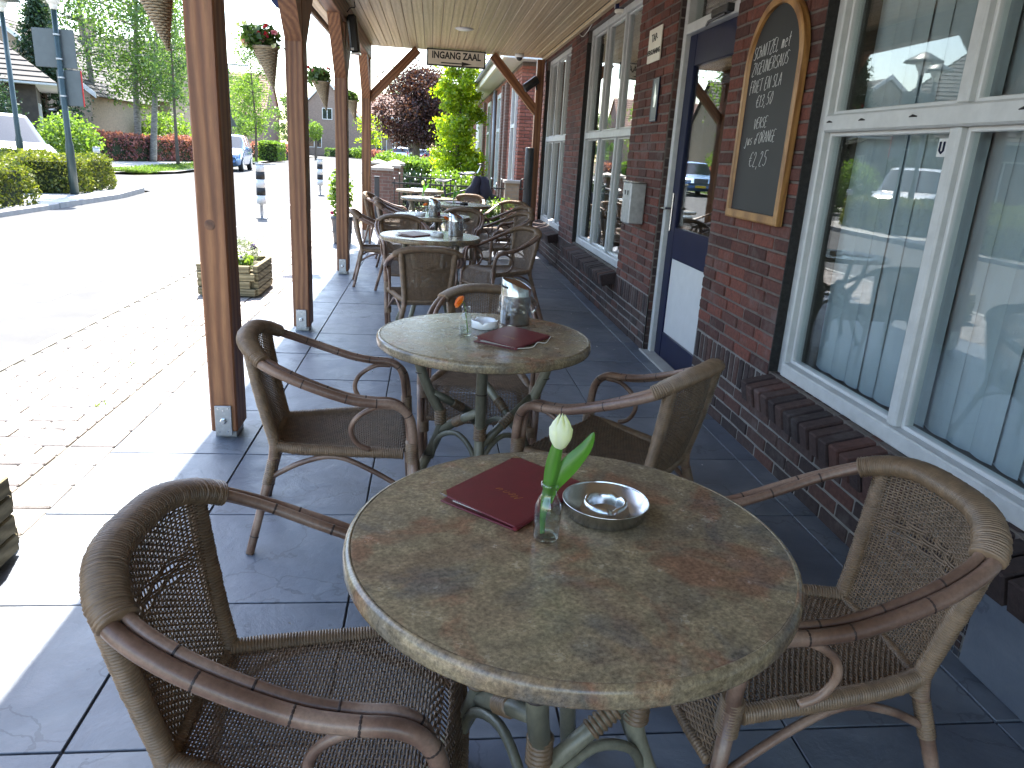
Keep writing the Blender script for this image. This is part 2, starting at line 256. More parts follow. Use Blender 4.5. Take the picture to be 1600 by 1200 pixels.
# ---------------------------------------------------------------- mesh helpers
def catmull(pts, n, closed=False):
    P = [Vector(p) for p in pts]; out = []
    m = len(P); segs = m if closed else m-1
    for i in range(segs):
        if closed: a, b, c, d = P[(i-1) % m], P[i], P[(i+1) % m], P[(i+2) % m]
        else: a, b, c, d = P[max(i-1, 0)], P[i], P[i+1], P[min(i+2, m-1)]
        for k in range(n):
            t = k/n; out.append(.5*((2*b)+(c-a)*t+(2*a-5*b+4*c-d)*t*t+(3*b-a-3*c+d)*t*t*t))
    if not closed: out.append(P[-1])
    return out
class MB:
    def __init__(s): s.v = []; s.f = []
    def add(s, vs, fs):
        b = len(s.v); s.v.extend([tuple(v) for v in vs]); s.f.extend([tuple(i+b for i in f) for f in fs]); return s
    def box(s, x0, x1, y0, y1, z0, z1, mtx=None):
        vs = [Vector((x, y, z)) for x in (x0, x1) for y in (y0, y1) for z in (z0, z1)]
        if mtx: vs = [mtx @ v for v in vs]
        return s.add(vs, [(0, 1, 3, 2), (4, 6, 7, 5), (0, 4, 5, 1), (2, 3, 7, 6), (0, 2, 6, 4), (1, 5, 7, 3)])
    def bbox(s, x0, x1, y0, y1, z0, z1, b=.004, mtx=None):       # box with chamfered edges
        vs = []; 
        for sx, X in ((-1, x0), (1, x1)):
            for sy, Y in ((-1, y0), (1, y1)):
                for sz, Z in ((-1, z0), (1, z1)):
                    vs += [Vector((X, Y-sy*b, Z-sz*b)), Vector((X-sx*b, Y, Z-sz*b)), Vector((X-sx*b, Y-sy*b, Z))]
        if mtx: vs = [mtx @ v for v in vs]
        I = lambda a, c, d, k: (a*4+c*2+d)*3+k
        f = [(I(0,0,0,0), I(0,0,1,0), I(0,1,1,0), I(0,1,0,0)), (I(1,0,0,0), I(1,1,0,0), I(1,1,1,0), I(1,0,1,0)),
             (I(0,0,0,1), I(1,0,0,1), I(1,0,1,1), I(0,0,1,1)), (I(0,1,0,1), I(0,1,1,1), I(1,1,1,1), I(1,1,0,1)),
             (I(0,0,0,2), I(0,1,0,2), I(1,1,0,2), I(1,0,0,2)), (I(0,0,1,2), I(1,0,1,2), I(1,1,1,2), I(0,1,1,2))]
        for a in (0, 1):
            for c in (0, 1):
                f.append((I(a,c,0,0), I(a,c,0,1), I(a,c,1,1), I(a,c,1,0)) if a == c else (I(a,c,0,1), I(a,c,0,0), I(a,c,1,0), I(a,c,1,1)))
                f.append((I(a,0,c,2), I(a,0,c,0), I(a,1,c,0), I(a,1,c,2)) if a == c else (I(a,0,c,0), I(a,0,c,2), I(a,1,c,2), I(a,1,c,0)))
                f.append((I(0,a,c,1), I(0,a,c,2), I(1,a,c,2), I(1,a,c,1)) if a == c else (I(0,a,c,2), I(0,a,c,1), I(1,a,c,1), I(1,a,c,2)))
                for d in (0, 1): 
                    t = (I(a,c,d,0), I(a,c,d,1), I(a,c,d,2)); f.append(t if (a+c+d) % 2 else t[::-1])
        return s.add(vs, f)
    def tube(s, pts, r, n=8, cap=True, closed=False, up=None, ell=1.0):
        P = [Vector(p) for p in pts]; m = len(P)
        rr = r if hasattr(r, '__len__') else [r]*m
        ref = up or Vector((0, 0, 1)); base = len(s.v); prev = None
        for i, p in enumerate(P):
            if closed: t = P[(i+1) % m]-P[i-1]
            else: t = P[min(i+1, m-1)]-P[max(i-1, 0)]
            t.normalize()
            if prev is None or up is not None:
                a = ref.cross(t)
                if a.length < 1e-3: a = Vector((1, 0, 0)).cross(t)
                a.normalize()
            else:
                a = prev-t*prev.dot(t); a.normalize()
            prev = a; b = t.cross(a)
            for k in range(n):
                q = 2*math.pi*k/n; s.v.append(tuple(p+a*(math.cos(q)*rr[i]*ell)+b*(math.sin(q)*rr[i])))
        for i in range(m if closed else m-1):
            j = (i+1) % m
            for k in range(n):
                l = (k+1) % n; s.f.append((base+i*n+k, base+i*n+l, base+j*n+l, base+j*n+k))
        if cap and not closed:
            s.f.append(tuple(base+k for k in range(n))[::-1]); s.f.append(tuple(base+(m-1)*n+k for k in range(n)))
        return s
    def cyl(s, a, b, r0, r1=None, n=12): return s.tube([a, b], [r0, r0 if r1 is None else r1], n)
    def lathe(s, prof, n=32, c=(0, 0, 0), closed=False):
        base = len(s.v); m = len(prof)
        for r, z in prof:
            for k in range(n):
                q = 2*math.pi*k/n; s.v.append((c[0]+r*math.cos(q), c[1]+r*math.sin(q), c[2]+z))
        for i in range(m-1):
            for k in range(n):
                l = (k+1) % n; s.f.append((base+i*n+k, base+i*n+l, base+(i+1)*n+l, base+(i+1)*n+k))
        if not closed:
            s.f.append(tuple(base+k for k in range(n))[::-1]); s.f.append(tuple(base+(m-1)*n+k for k in range(n)))
        return s
    def ripple(s, pts, r, pitch, amp, n=10, ell=1.0, up=None, seed=0):    # tube bound with cord: one bulge for each turn
        rng = random.Random(seed); P = [Vector(p) for p in pts]; L = [0]
        for i in range(1, len(P)): L.append(L[-1]+(P[i]-P[i-1]).length)
        T = L[-1]; k = max(2, int(T/pitch)); q = []; rr = []
        rv = r if hasattr(r, '__call__') else (lambda t: r)
        j = 0
        for i in range(k*4+1):
            d = T*i/(k*4)
            while j < len(L)-2 and L[j+1] < d: j += 1
            t = (d-L[j])/max(1e-9, L[j+1]-L[j]); q.append(P[j].lerp(P[j+1], t))
            
            if i % 4 == 0: jit = rng.uniform(-.3, .3)*amp*(2.5 if rng.random() < .08 else 1)
            rr.append(rv(d/T)+(-1.5*amp, .35*amp, amp, .35*amp)[i % 4]+jit)
        return s.tube(q, rr, n, up=up, ell=ell)
    def grid(s, nu, nv, fn):
        base = len(s.v)
        for i in range(nu+1):
            for j in range(nv+1): s.v.append(tuple(fn(i/nu, j/nv)))
        for i in range(nu):
            for j in range(nv): a = base+i*(nv+1)+j; s.f.append((a, a+nv+1, a+nv+2, a+1))
        return s
    def mesh(s, name, m=None, smooth=False):
        me = bpy.data.meshes.new(name); me.from_pydata(s.v, [], s.f); me.update()
        if smooth: me.polygons.foreach_set('use_smooth', [True]*len(me.polygons))
        if m: me.materials.append(m if not isinstance(m, str) else M[m])
        return me
    def build(s, name, m, parent=None, smooth=False, loc=None, kind=None):
        return link(name, s.mesh(name, m, smooth), parent, loc, kind)
def link(name, me, parent=None, loc=None, kind=None):
    o = bpy.data.objects.new(name, me); col.objects.link(o); o.parent = parent
    if loc is not None: o.location = loc
    if kind: o['kind'] = kind
    return o
def thing(name, label, cat, loc=(0, 0, 0), rz=0, group=None):
    o = bpy.data.objects.new(name, None); col.objects.link(o); o.location = loc; o.rotation_euler = (0, 0, rz); o.empty_display_size = .1
    o['label'] = label; o['category'] = cat
    if group: o['group'] = group
    return o
def tag(o, label, cat, group=None):
    o['label'] = label; o['category'] = cat
    if group: o['group'] = group
    return o
def kids(o): return [c for c in col.objects if c.parent == o]
def copy_tree(o, parent=None):
    c = o.copy(); col.objects.link(c); c.parent = parent
    for k in kids(o): copy_tree(k, c)
    return c
def structure(o): o['kind'] = 'structure'; return o
def leaves_np(pts, size, rng, sizevar=.4, flat=0, aspect=.55, normals=None):
    n = len(pts); a = rng.normal(size=(n, 3)); a /= np.linalg.norm(a, axis=1)[:, None]
    b = rng.normal(size=(n, 3))
    if normals is not None: b = normals*1.2+b*.8
    if flat: b = b*(1-flat)+np.array([0, 0, 1])*flat*2
    b -= a*(a*b).sum(1)[:, None]; b /= np.linalg.norm(b, axis=1)[:, None]+1e-9; c = np.cross(a, b)
    s = size*(1+rng.uniform(-sizevar, sizevar, n))[:, None]
    v = np.stack([pts-a*s*.5, pts+c*s*aspect*.5+b*s*.08, pts+a*s*.5, pts-c*s*aspect*.5+b*s*.08], 1).reshape(-1, 3)
    return v
def leaf_mesh(name, m, v):
    n = len(v)//4; me = bpy.data.meshes.new(name); me.vertices.add(n*4); me.vertices.foreach_set('co', np.asarray(v, np.float32).ravel())
    me.loops.add(n*4); me.loops.foreach_set('vertex_index', np.arange(n*4, dtype=np.int32)); me.polygons.add(n)
    me.polygons.foreach_set('loop_start', np.arange(0, n*4, 4, dtype=np.int32)); me.polygons.foreach_set('loop_total', np.full(n, 4, np.int32))
    me.update(calc_edges=True); me.materials.append(M[m]); return me
def text_mesh(body, size, bold=0, name='lettering', align='CENTER', shear=0, space=1):
    cu = bpy.data.curves.new(name, 'FONT'); cu.body = body; cu.size = size; cu.align_x = align; cu.extrude = .0008; cu.offset = bold; cu.shear = shear; cu.space_character = space; cu.resolution_u = 3
    o = bpy.data.objects.new(name, cu); col.objects.link(o); bpy.context.view_layer.update()
    me = bpy.data.meshes.new_from_object(o.evaluated_get(bpy.context.evaluated_depsgraph_get())); bpy.data.objects.remove(o); bpy.data.curves.remove(cu); return me
FACE_STREET = Matrix(((0, 0, -1), (-1, 0, 0), (0, 1, 0)))       # text x -> -y, text y -> z, facing -x

# ================================================================ THE SETTING
def sheet(name, m, poly, z):
    mb = MB(); mb.add([(x, y, z) for x, y in poly], [tuple(range(len(poly)))]); return structure(mb.build(name, m))
sheet('ground', 'soil', [(-400, -400), (400, -400), (400, 500), (-400, 500)], -.075)
sheet('road', 'asphalt', [(-6.85, -60), (-2.55, -60), (-2.55, 13), (-2.3, 92), (-30, 92), (-30, 88), (-12.5, 88), (-9.6, 31), (-10.2, 28), (-60, 26.5), (-60, 21.5), (-8.5, 21.5), (-7.2, 20.6), (-6.85, 18)], -.03)
MB().box(-3.36, -3.24, 6.6, 7.75, -.0265, -.026).build('lane_dash', 'line')
for o in [bpy.data.objects['lane_dash']]:
    structure(o)
for y in (1.2, 12, 17.4, 22.8, 28.2):
    c = o.copy(); col.objects.link(c); c.location.y = y-6.6
# pavement of clay pavers between road and terrace
pv = structure(MB().box(-2.52, -1.424, -8, 13.5, -.06, -.012).build('pavement', 'joint'))
structure(MB().box(-2.55, -1.424, 13.5, 75, -.06, -.008).build('far_pavement', 'paver_far'))
structure(MB().box(-1.424, 6, 13.62, 14.3, -.06, -.008).build('forecourt', 'paver_far'))
structure(MB().bbox(-2.60, -2.52, -8, 75, -.07, .004, .006).build('kerb', 'concrete'))
rng = random.Random(4)
slots = []
y = -3.0
while y < 13.4:                                   # border course of larger pavers along the slate
    slots.append((-1.53, y+.10, .195, .195)); y += .205
ry = -3.0; k = 0
while ry < 13.4:
    x = -1.635; off = (k % 2)*.11; x -= off*0
    first = True
    while x > -2.5:
        w = .105 if (first and k % 2) else .212
        w = min(w, x+2.515)
        if w > .04: slots.append((x-w/2, ry+.05, w-.008, .098))
        x -= w; first = False
    ry += .106; k += 1
slots.sort(key=lambda s: (s[1] < 1.6)*100+math.hypot(s[0], s[1]))
paver_mesh = {}
rest = MB()
for i, (x, y, w, d) in enumerate(slots):
    dz, a = rng.uniform(-.004, .002), rng.uniform(-.02, .02)
    if i < 300:
        key = (round(w, 2), round(d, 2))
        if key not in paver_mesh: paver_mesh[key] = MB().bbox(-w/2, w/2, -d/2, d/2, -.03, 0, .006).mesh('paver', 'paver')
        o = link('paver', paver_mesh[key], pv, (x, y, dz)); o.rotation_euler.z = a
    else:
        rest.bbox(-w/2, w/2, -d/2, d/2, -.03, 0, .006, Matrix.Translation((x, y, dz)) @ Matrix.Rotation(a, 4, 'Z'))
rest.build('paver_rest', 'paver', pv, kind='stuff')
# slate terrace
ter = structure(MB().box(-1.424, 1.75, -3.2, 13.62, -.06, -.008).build('terrace', 'joint_dark'))
xs = [-1.424+.596*k for k in range(6)]+[1.70]; tile_mesh = {}
for r in range(-11, 18):
    y0 = 3.2755+.5958*r
    if y0 < -3.2 or y0 > 13.2: continue
    for c in range(6):
        w = xs[c+1]-xs[c]-.007; key = round(w, 3)
        if key not in tile_mesh: tile_mesh[key] = MB().bbox(0, w, 0, .589, -.02, 0, .0015).mesh('slate_tile', 'slate')
        o = link('slate_tile', tile_mesh[key], ter, (xs[c]+.0035, y0+.0035, rng.uniform(-.0015, .0015)))
        o.rotation_euler = (rng.uniform(-.0012, .0012), rng.uniform(-.0012, .0012), 0)
# weeds, petals and crumbs
nr = np.random.default_rng(5)
def weed(x, y, n, s, m='shrub'):
    p = np.stack([nr.normal(x, s*.9, n), nr.normal(y, s*1.3, n), np.abs(nr.normal(.008, .006, n))], 1)
    return leaf_mesh('weeds', m, leaves_np(p, .016, nr))
wv = []
for x, y in [(-1.95, 3.35), (-1.72, 3.9), (-1.85, 4.7), (-2.1, 2.75), (-2.5, 13.0), (-2.3, 2.9)]:
    n = 22; wv.append(leaves_np(np.stack([nr.normal(x, .02, n), nr.normal(y, .035, n), np.abs(nr.normal(.006, .005, n))], 1), .014, nr))
o = link('weeds', leaf_mesh('weeds', 'shrub', np.concatenate(wv))); o['kind'] = 'stuff'; o['label'] = 'small weeds growing in the paver joints'; o['category'] = 'weeds'
# far side of the street: island with kerb, verge, footpath
structure(MB().bbox(-24, -6.85, -14, 14.9, -.07, .07, .02).build('far_footpath', 'concrete'))
structure(MB().add([(-24, 14.92, -.07), (-6.85, 14.92, -.07), (-6.85, 17.6, -.07), (-7.25, 20.3, -.07), (-8.4, 21.2, -.07), (-24, 21.2, -.07), (-24, 14.92, .07), (-6.85, 14.92, .07), (-6.85, 17.6, .07), (-7.25, 20.3, .07), (-8.4, 21.2, .07), (-24, 21.2, .07)],
    [(6, 7, 8, 9, 10, 11), (0, 1, 7, 6), (1, 2, 8, 7), (2, 3, 9, 8), (3, 4, 10, 9), (4, 5, 11, 10)]).build('hedge_island', 'concrete'))
structure(MB().add([(-60, 27.2, .03), (-11.2, 28.2, .03), (-9.9, 31, .03), (-12.9, 88, .03), (-60, 88, .03)], [(0, 1, 2, 3, 4)]).build('verge_footpath', 'concrete'))
structure(MB().add([(-13.4, 28.6, .04), (-11.3, 28.5, .04), (-10.0, 31.2, .04), (-12.6, 80, .04), (-14.0, 80, .04), (-12.2, 34, .04)], [(0, 1, 2, 3, 4, 5)]).build('grass_verge', 'lawn'))
n = 9000; t = nr.uniform(0, 1, n); yy = 28.8+45*t**2; xx = -10.2-(yy-31)*.05-nr.uniform(0, 1.7, n)
o = link('verge_grass', leaf_mesh('verge_grass', 'shrub', leaves_np(np.stack([xx, yy, nr.uniform(.04, .12, n)], 1), .12, nr, aspect=.2))); o['kind'] = 'stuff'; o['label'] = 'rough grass on the verge under the thin tree'; o['category'] = 'grass'
structure(MB().add([(-2.3, 16, -.02), (40, 16, -.02), (40, 88, -.02), (-2.3, 88, -.02)], [(0, 1, 2, 3)]).build('front_gardens', 'lawn'))
structure(MB().add([(-3, 66, -.012), (40, 66, -.012), (40, 87, -.012), (-3, 87, -.012)], [(0, 1, 2, 3)]).build('parking_place', 'asphalt'))

# ---------------------------------------------------------------- café building
cafe = thing('cafe_building', 'red brick café front with white windows and a navy door along the terrace', 'building', (1.66, 4, 0))
L0 = Vector((1.66, 4, 0))
class WB(MB):                                     # world coordinates -> café coordinates
    def build(s, *a, **k):
        s.v = [tuple(Vector(v)-L0) for v in s.v]; return super().build(*a, **k)
WX = 1.663; YE = 12.05
W1 = (-.9, 3.305, .455, 2.62); W2 = (6.43, 8.62, .465, 2.72); W3 = (9.62, 11.58, .465, 2.72); DR = (4.335, 5.415, 0, 2.74)
ops = sorted([W1, DR, W2, W3]); core = WB(); yp = -4
for (a, b, z0, z1) in ops:
    core.box(WX, 1.93, yp, a, -.05, 3.1); 
    if z0 > 0: core.box(WX, 1.93, a, b, -.05, z0)
    core.box(WX, 1.93, a, b, z1, 3.1); yp = b
core.box(WX, 1.93, yp, YE, -.05, 3.1)
wall = core.build('brick_wall', 'mortar', cafe)
po = WB(); po.box(WX-.0015, WX+.01, -4, 4.335, 0, .432); po.build('plinth_pointing', 'pointing', cafe); po = WB(); po.box(WX-.0015, WX+.01, 5.415, YE, 0, .432); po.build('plinth_pointing', 'pointing', cafe)
for b_ in (3.305, 8.62, 11.58): WB().box(1.652, 1.70, b_-.008, b_-.0005, .46, 2.6).build('seal_strip', 'bitumen', cafe)
sh = WB(); sh.box(5.8, 6.0, -4, YE, 0, 3.1); sh.box(1.93, 5.8, -4, -3.85, 0, 3.1); sh.box(1.93, 5.8, YE-.15, YE, 0, 3.1)
sh.build('inner_wall', 'interior', cafe)
WB().box(1.70, 5.8, -3.85, YE-.15, -.06, -.01).build('inner_floor', 'interior_floor', cafe)
WB().box(1.93, 6.0, -4, YE, 3.1, 3.25).build('roof_slab', 'zinc', cafe)
WB().box(1.93, 5.8, -3.85, YE-.15, 3.0, 3.09).build('inner_ceiling', 'interior', cafe)
rng = random.Random(11); bl = []                  # bricks (y0,y1,z0,z1,dark)
def blocked(y0, y1, z0, z1):
    for (a, b, c, d) in ops:
        if y1 > a+.002 and y0 < b-.002 and z1 > c+.002 and z0 < d-.002: return True
    return False
def course(z0, h, length, gap, off, dark):
    cuts = [-4]+[v for o_ in ops for v in o_[:2] if not (z0 >= o_[3] or z0+h <= o_[2])]+[YE]
    for a, b in zip(cuts[::2], cuts[1::2]):
        y = a-(off if a == -4 else (off*.5 if length > .1 else 0)); 
        while y < b-.01:
            y0, y1 = max(y, a), min(y+length, b)
            if y1-y0 > .03: bl.append((y0+gap/2, y1-gap/2, z0, z0+h-.0105, dark))
            y += length
for k in range(4): course(.0675*k, .0675, .222, .012, (k % 2)*.111, 1)
course(.27, .165, .0665, .012, 0, 1)
z = .435; k = 0
while z < 3.05:
    course(z, .0655, .222, .012, (k % 2)*.111, 0); z += .0655; k += 1
def vis(b):
    y, z = (b[0]+b[1])/2, (b[2]+b[3])/2; d2 = WX**2+y*y+(z-CAMZ)**2
    a = (b[1]-b[0])*(b[3]-b[2])*WX/d2**1.5
    if y < 1.6 or (2.0 < y and z > 2.3+.1*(y-4)) or y > 11: a *= .001
    if y < 4.3 and z > 1.1 and 3.42 < y < 4.0: a *= .3
    return -a
bl.sort(key=vis); bm_ = {}
restr, restd = MB(), MB()
for i, (y0, y1, z0, z1, dk) in enumerate(bl):
    pr = rng.uniform(.004, .010); j = [rng.uniform(-.0025, .0025) for _ in range(4)]
    if i < 300:
        key = (round(y1-y0, 2), round(z1-z0, 3), dk, rng.randrange(2))
        if key not in bm_:
            w, h = y1-y0, z1-z0; mb = MB().bbox(-.0, .06, -w/2, w/2, -h/2, h/2, rng.uniform(.004, .007)); bm_[key] = mb.mesh('brick', 'brick_dark' if dk else 'brick_red')
        o = link('brick', bm_[key], wall, Vector((WX-pr, (y0+y1)/2, (z0+z1)/2))-L0); o.rotation_euler = (rng.uniform(-.012, .012), rng.uniform(-.01, .01), rng.uniform(-.02, .02))
    else:
        (restd if dk else restr).bbox(WX-pr-L0.x, WX+.02-L0.x, y0+j[0]-L0.y, y1+j[1]-L0.y, z0+j[2], z1+j[3], .005)
restr.build('brick_rest', 'brick_red', wall, kind='stuff'); restd.build('brick_plinth_rest', 'brick_dark', wall, kind='stuff')
# reveals of brick at the door and windows
for yy, sg in ((DR[0], -1), (DR[1], 1)):
    rv = WB(); z = 0
    while z < DR[3]-.05: rv.bbox(1.672, 1.75, min(yy, yy-sg*.006), max(yy, yy-sg*.006), z, z+.053, .002); z += .0655
    rv.build('door_reveal', 'brick_dark', cafe, kind='stuff')
# brick sills
sill_brick = None
def sill(y0, y1):
    s = WB().box(1.60, 1.70, y0+.01, y1-.01, .34, .40).build('window_sill', 'mortar', cafe)
    global sill_brick
    if sill_brick is None: sill_brick = MB().bbox(-.115, .10, -.033, .033, -.05, .05, .006).mesh('sill_brick', 'brick_dark')
    n = int((y1-y0)/.0755)
    for i in range(n):
        o = link('brick', sill_brick, s, Vector((1.635+rng.uniform(-.004, .004), y0+.038+i*(y1-y0)/n, .392+rng.uniform(-.003, .003)))-L0); o.rotation_euler = (0, R(-13), rng.uniform(-.015, .015))
sill(-.9, 3.30); sill(6.43, 8.62); sill(9.62, 11.58)
# windows
def window(a, b, z0, z1, trans, muls, fw=.075, mw=.05, label=None, muls_hi=None):
    c = Vector((1.72, (a+b)/2, z0))
    class Q(MB):
        def build(s, *A, **k): s.v = [tuple(Vector(v)-c) for v in s.v]; return super().build(*A, **k)
    f = Q(); d0, d1 = 1.70, 1.79
    f.bbox(d0, d1, a, a+fw, z0, z1, .006); f.bbox(d0, d1, b-fw, b, z0, z1, .006)
    f.bbox(d0-.012, d1, a+fw, b-fw, z0, z0+fw*1.15, .006); f.bbox(d0, d1, a+fw, b-fw, z1-fw, z1, .006)
    w = f.build('window', 'white_old', cafe, loc=c-L0)
    tm = .036
    Q().bbox(d0-.006, d1-.01, a+fw, b-fw, trans-tm, trans+tm, .008).build('transom', 'white_old', w)
    ed = [a+fw]+list(muls)+[b-fw]
    for (zl, zh) in ((z0+fw*1.15, trans-tm), (trans+tm, z1-fw)):
        for m_ in muls: Q().bbox(d0+.006, d1-.012, m_-mw/2, m_+mw/2, zl, zh, .006).build('mullion', 'white_old', w)
        for i in range(len(ed)-1):
            y0 = ed[i]+(mw/2 if i else 0); y1 = ed[i+1]-(mw/2 if i < len(ed)-2 else 0)
            bd = Q(); t = .016
            bd.bbox(d0+.03, d1-.02, y0, y0+t, zl, zh, .003); bd.bbox(d0+.03, d1-.02, y1-t, y1, zl, zh, .003); bd.bbox(d0+.03, d1-.02, y0+t, y1-t, zl, zl+t, .003); bd.bbox(d0+.03, d1-.02, y0+t, y1-t, zh-t, zh, .003)
            bd.build('glazing_bead', 'white', w)
            Q().box(d0+.045, d0+.051, y0+t*.6, y1-t*.6, zl+t*.6, zh-t*.6).build('pane', 'glass', w)
    return w, Q
w1, Q1 = window(*W1, 1.60, [.85, 2.40], mw=.055, fw=.055)
for yy in (2.95, 2.62, 2.1, 1.7, 3.2): Q1().tube([(1.6935, yy-.022, 1.603), (1.6915, yy, 1.606), (1.6935, yy+.022, 1.603)], [.002, .005, .002], 6).build('vent_slot', 'ink', w1)
Q1().box(1.743, 1.7445, 2.47, 2.52, 1.47, 1.53).build('sticker', 'white', w1); Q1().tube([(1.742, 2.507, 1.52), (1.742, 2.507, 1.49), (1.742, 2.497, 1.482), (1.742, 2.487, 1.49), (1.742, 2.487, 1.52)], .004, 6).build('sticker_mark', 'navy', w1)
window(*W2, 1.64, [7.16, 7.89], fw=.06, mw=.042); window(*W3, 1.64, [10.27, 10.93], fw=.06, mw=.042)
# navy door with glass and white panel
c_ = Vector((1.74, 4.875, 0))
class QD(MB):
    def build(s, *A, **k): s.v = [tuple(Vector(v)-c_) for v in s.v]; return super().build(*A, **k)
a, b = DR[:2]
fr = QD(); fr.bbox(1.70, 1.80, b-.065, b-.007, 0, 2.73, .005); fr.bbox(1.70, 1.80, a+.007, a+.05, 0, 2.73, .005); fr.bbox(1.695, 1.80, a+.05, b-.065, 2.235, 2.30, .005); fr.bbox(1.70, 1.80, a+.05, b-.065, 2.68, 2.73, .005)
lf = QD(); y0, y1 = a+.052, b-.067; g0, g1 = y0+.135, y1-.135
lf.bbox(1.735, 1.78, y0, g0, .012, 2.232, .004); lf.bbox(1.735, 1.78, g1, y1, .012, 2.232, .004)
for zz in ((.012, .20), (.745, .965), (2.03, 2.232)): lf.bbox(1.737, 1.778, g0, g1, *zz, .004)
dr = lf.build('door', 'navy', cafe, loc=c_-L0); dr['label'] = 'navy door with tall glass pane and white lower panel'; fr.build('door_frame', 'white_old', dr)
QD().bbox(1.745, 1.77, g0, g1, .20, .745, .003).build('white_panel', 'white', dr)
QD().box(1.752, 1.758, g0, g1, .965, 2.03).build('pane', 'glass', dr); QD().box(1.752, 1.758, a+.05, b-.065, 2.30, 2.68).build('toplight_pane', 'glass', dr)
hd = QD(); hd.bbox(1.722, 1.735, y1-.06, y1-.025, .93, 1.20, .004); hd.build('handle_plate', 'steel', dr)
QD().tube([(1.73, y1-.042, 1.09), (1.69, y1-.042, 1.09), (1.682, y1-.05, 1.09), (1.68, y1-.06+.03, 1.088), (1.68, y1+.06, 1.085)], .009, 8).build('handle', 'steel', dr)
QD().bbox(1.65, 1.70, a+.16, a+.42, 2.245, 2.29, .006).build('door_closer', 'black', dr)
QD().tube([(1.66, a+.2, 2.24), (1.64, a+.42, 2.225), (1.70, a+.62, 2.24)], .008, 6).build('closer_arm', 'black', dr)
QD().bbox(1.64, 1.74, a-.03, b+.03, -.02, .012, .004).build('threshold', 'concrete', dr)
# vertical blind behind the large window
vb = thing('vertical_blind', 'pale blue-grey vertical slat blind hanging behind the large window', 'blind', (1.86, 1.2, 2.56))
MB().bbox(-.02, .02, -2.0, 2.03, 0, .04, .003).build('head_rail', 'white', vb)
slat = MB().grid(6, 1, lambda u, v: ((u-.5)*.127*math.sin(R(62))-.024*math.cos((u-.5)*math.pi), (u-.5)*.127*math.cos(R(28)), -2.05+2.05*v)).mesh('slat', 'blind', True)
for i in range(35):
    o = link('slat', slat, vb, (0, -1.97+i*.116, 0)); o.rotation_euler.z = rng.uniform(-.08, .08)+R(37)
# curtains inside the far windows
for yy, lab in ((8.45, 'pale curtain gathered inside the middle small-paned window'), (11.42, 'pale curtain gathered inside the small-paned window by the terrace end')):
    cu = MB().grid(40, 1, lambda u, v: (.03*math.sin(u*34), (u-.5)*.34, v*2.1)).build('curtain', 'blind', None, True, (1.9, yy, .5)); tag(cu, lab, 'curtain')

# ---------------------------------------------------------------- canopy
CZ = 2.80; CE = 11.85
cp = thing('canopy', 'wooden veranda roof with pine board ceiling over the terrace', 'canopy', (0, 4, CZ))
cz = MB()
pl = None; n = 27; x0 = -1.312
pl = MB().bbox(-.0525, .0525, -7.1, CE-4, 0, .018, .005).mesh('ceiling_board', 'pine')
for i in range(n):
    o = link('ceiling_board', pl, cp, (x0+.054+i*.108, 0, rng.uniform(0, .0012)))
MB().box(-1.33, 1.655, -7.1, CE-4, .022, .20).build('roof_deck', 'zinc', cp)
MB().bbox(1.60, 1.655, -7.1, CE-4-.03, -.045, -.003, .006).build('wall_trim', 'pine', cp)
MB().bbox(-1.37, -1.332, -7.1, CE-4, -.04, .19, .006).build('fascia', 'beam', cp); MB().tube([(-1.405, -7.1, .12), (-1.405, CE-4, .12)], .034, 10).build('gutter', 'zinc', cp)
MB().bbox(-1.37, 1.66, CE-4+.002, CE-4+.03, -.005, .24, .006).build('end_fascia', 'pine', cp)
MB().bbox(-1.035, -.895, -7.1, CE-4-.02, -.20, -.003, .008).build('beam', 'beam', cp)
PX0, PX1 = -1.027, -.903
def post(y, lab, end=False, back=True):
    t = thing('wooden_post', lab, 'post', ((PX0+PX1)/2, y, 0), 0, 'timber posts of the veranda'); w = (PX1-PX0)/2; d = .093
    MB().bbox(-w, w, -d, d, .035, 2.598, .007).build('shaft', 'post', t)
    ft = MB().bbox(-w*.62, w*.62, -d-.012, -d-.001, .02, .17, .002); ft.build('foot_plate', 'steel_dull', t)
    MB().bbox(-.05, .05, -.07, .07, 0, .034, .002).build('foot_bracket', 'steel_dull', t)
    bo = MB(); bo.lathe([(.016, 0), (.016, .006), (.011, .008), (.011, .016)], 6); bo.v = [(x, -d-.012-z, .095+yy) for x, yy, z in bo.v]; bo.build('bolt', 'steel', t)
    for bx, bz in ((-.022, .155), (.022, .155), (0, .148), (-.02, .04), (.02, .04)):
        s_ = MB().lathe([(.0045, 0), (.0045, .002)], 6); s_.v = [(bx+x, -d-.012-z, bz+yy) for x, yy, z in s_.v]; s_.build('screw', 'steel', t)
    for sg in ((-1, 1) if not end else (-1,)):
        br = MB(); h = .085
        pts = [(sg*d, 2.06), (sg*d, 2.06+.26), (sg*(d+.28), 2.598), (sg*(d+.54), 2.598)]
        vs = [(x, yy, zz) for x in (-w+.003, w-.003) for yy, zz in pts]
        br.add(vs, [(0, 1, 2, 3), (7, 6, 5, 4), (0, 3, 7, 4), (1, 5, 6, 2), (0, 4, 5, 1), (2, 6, 7, 3)]).build('brace', 'post', t)
    return t
post(.9, 'timber post beside the wooden planter at the kerb'); P1 = post(3.56, 'timber post with a large round knot behind the low rattan chair'); post(5.80, 'timber post with grain lines next to the pansy planter')
post(8.56, 'timber post split by a long dark crack near the potted shrub'); p4 = post(11.72, 'corner timber post carrying a diagonal brace to the entrance sign', True)
kn = MB().lathe([(.0, .0012), (.020, .001), (.024, .0)], 18); kn.v = [(x-.008, -.093-z, 1.02+yy) for x, yy, z in kn.v]; kn.build('knot', 'beam', P1)
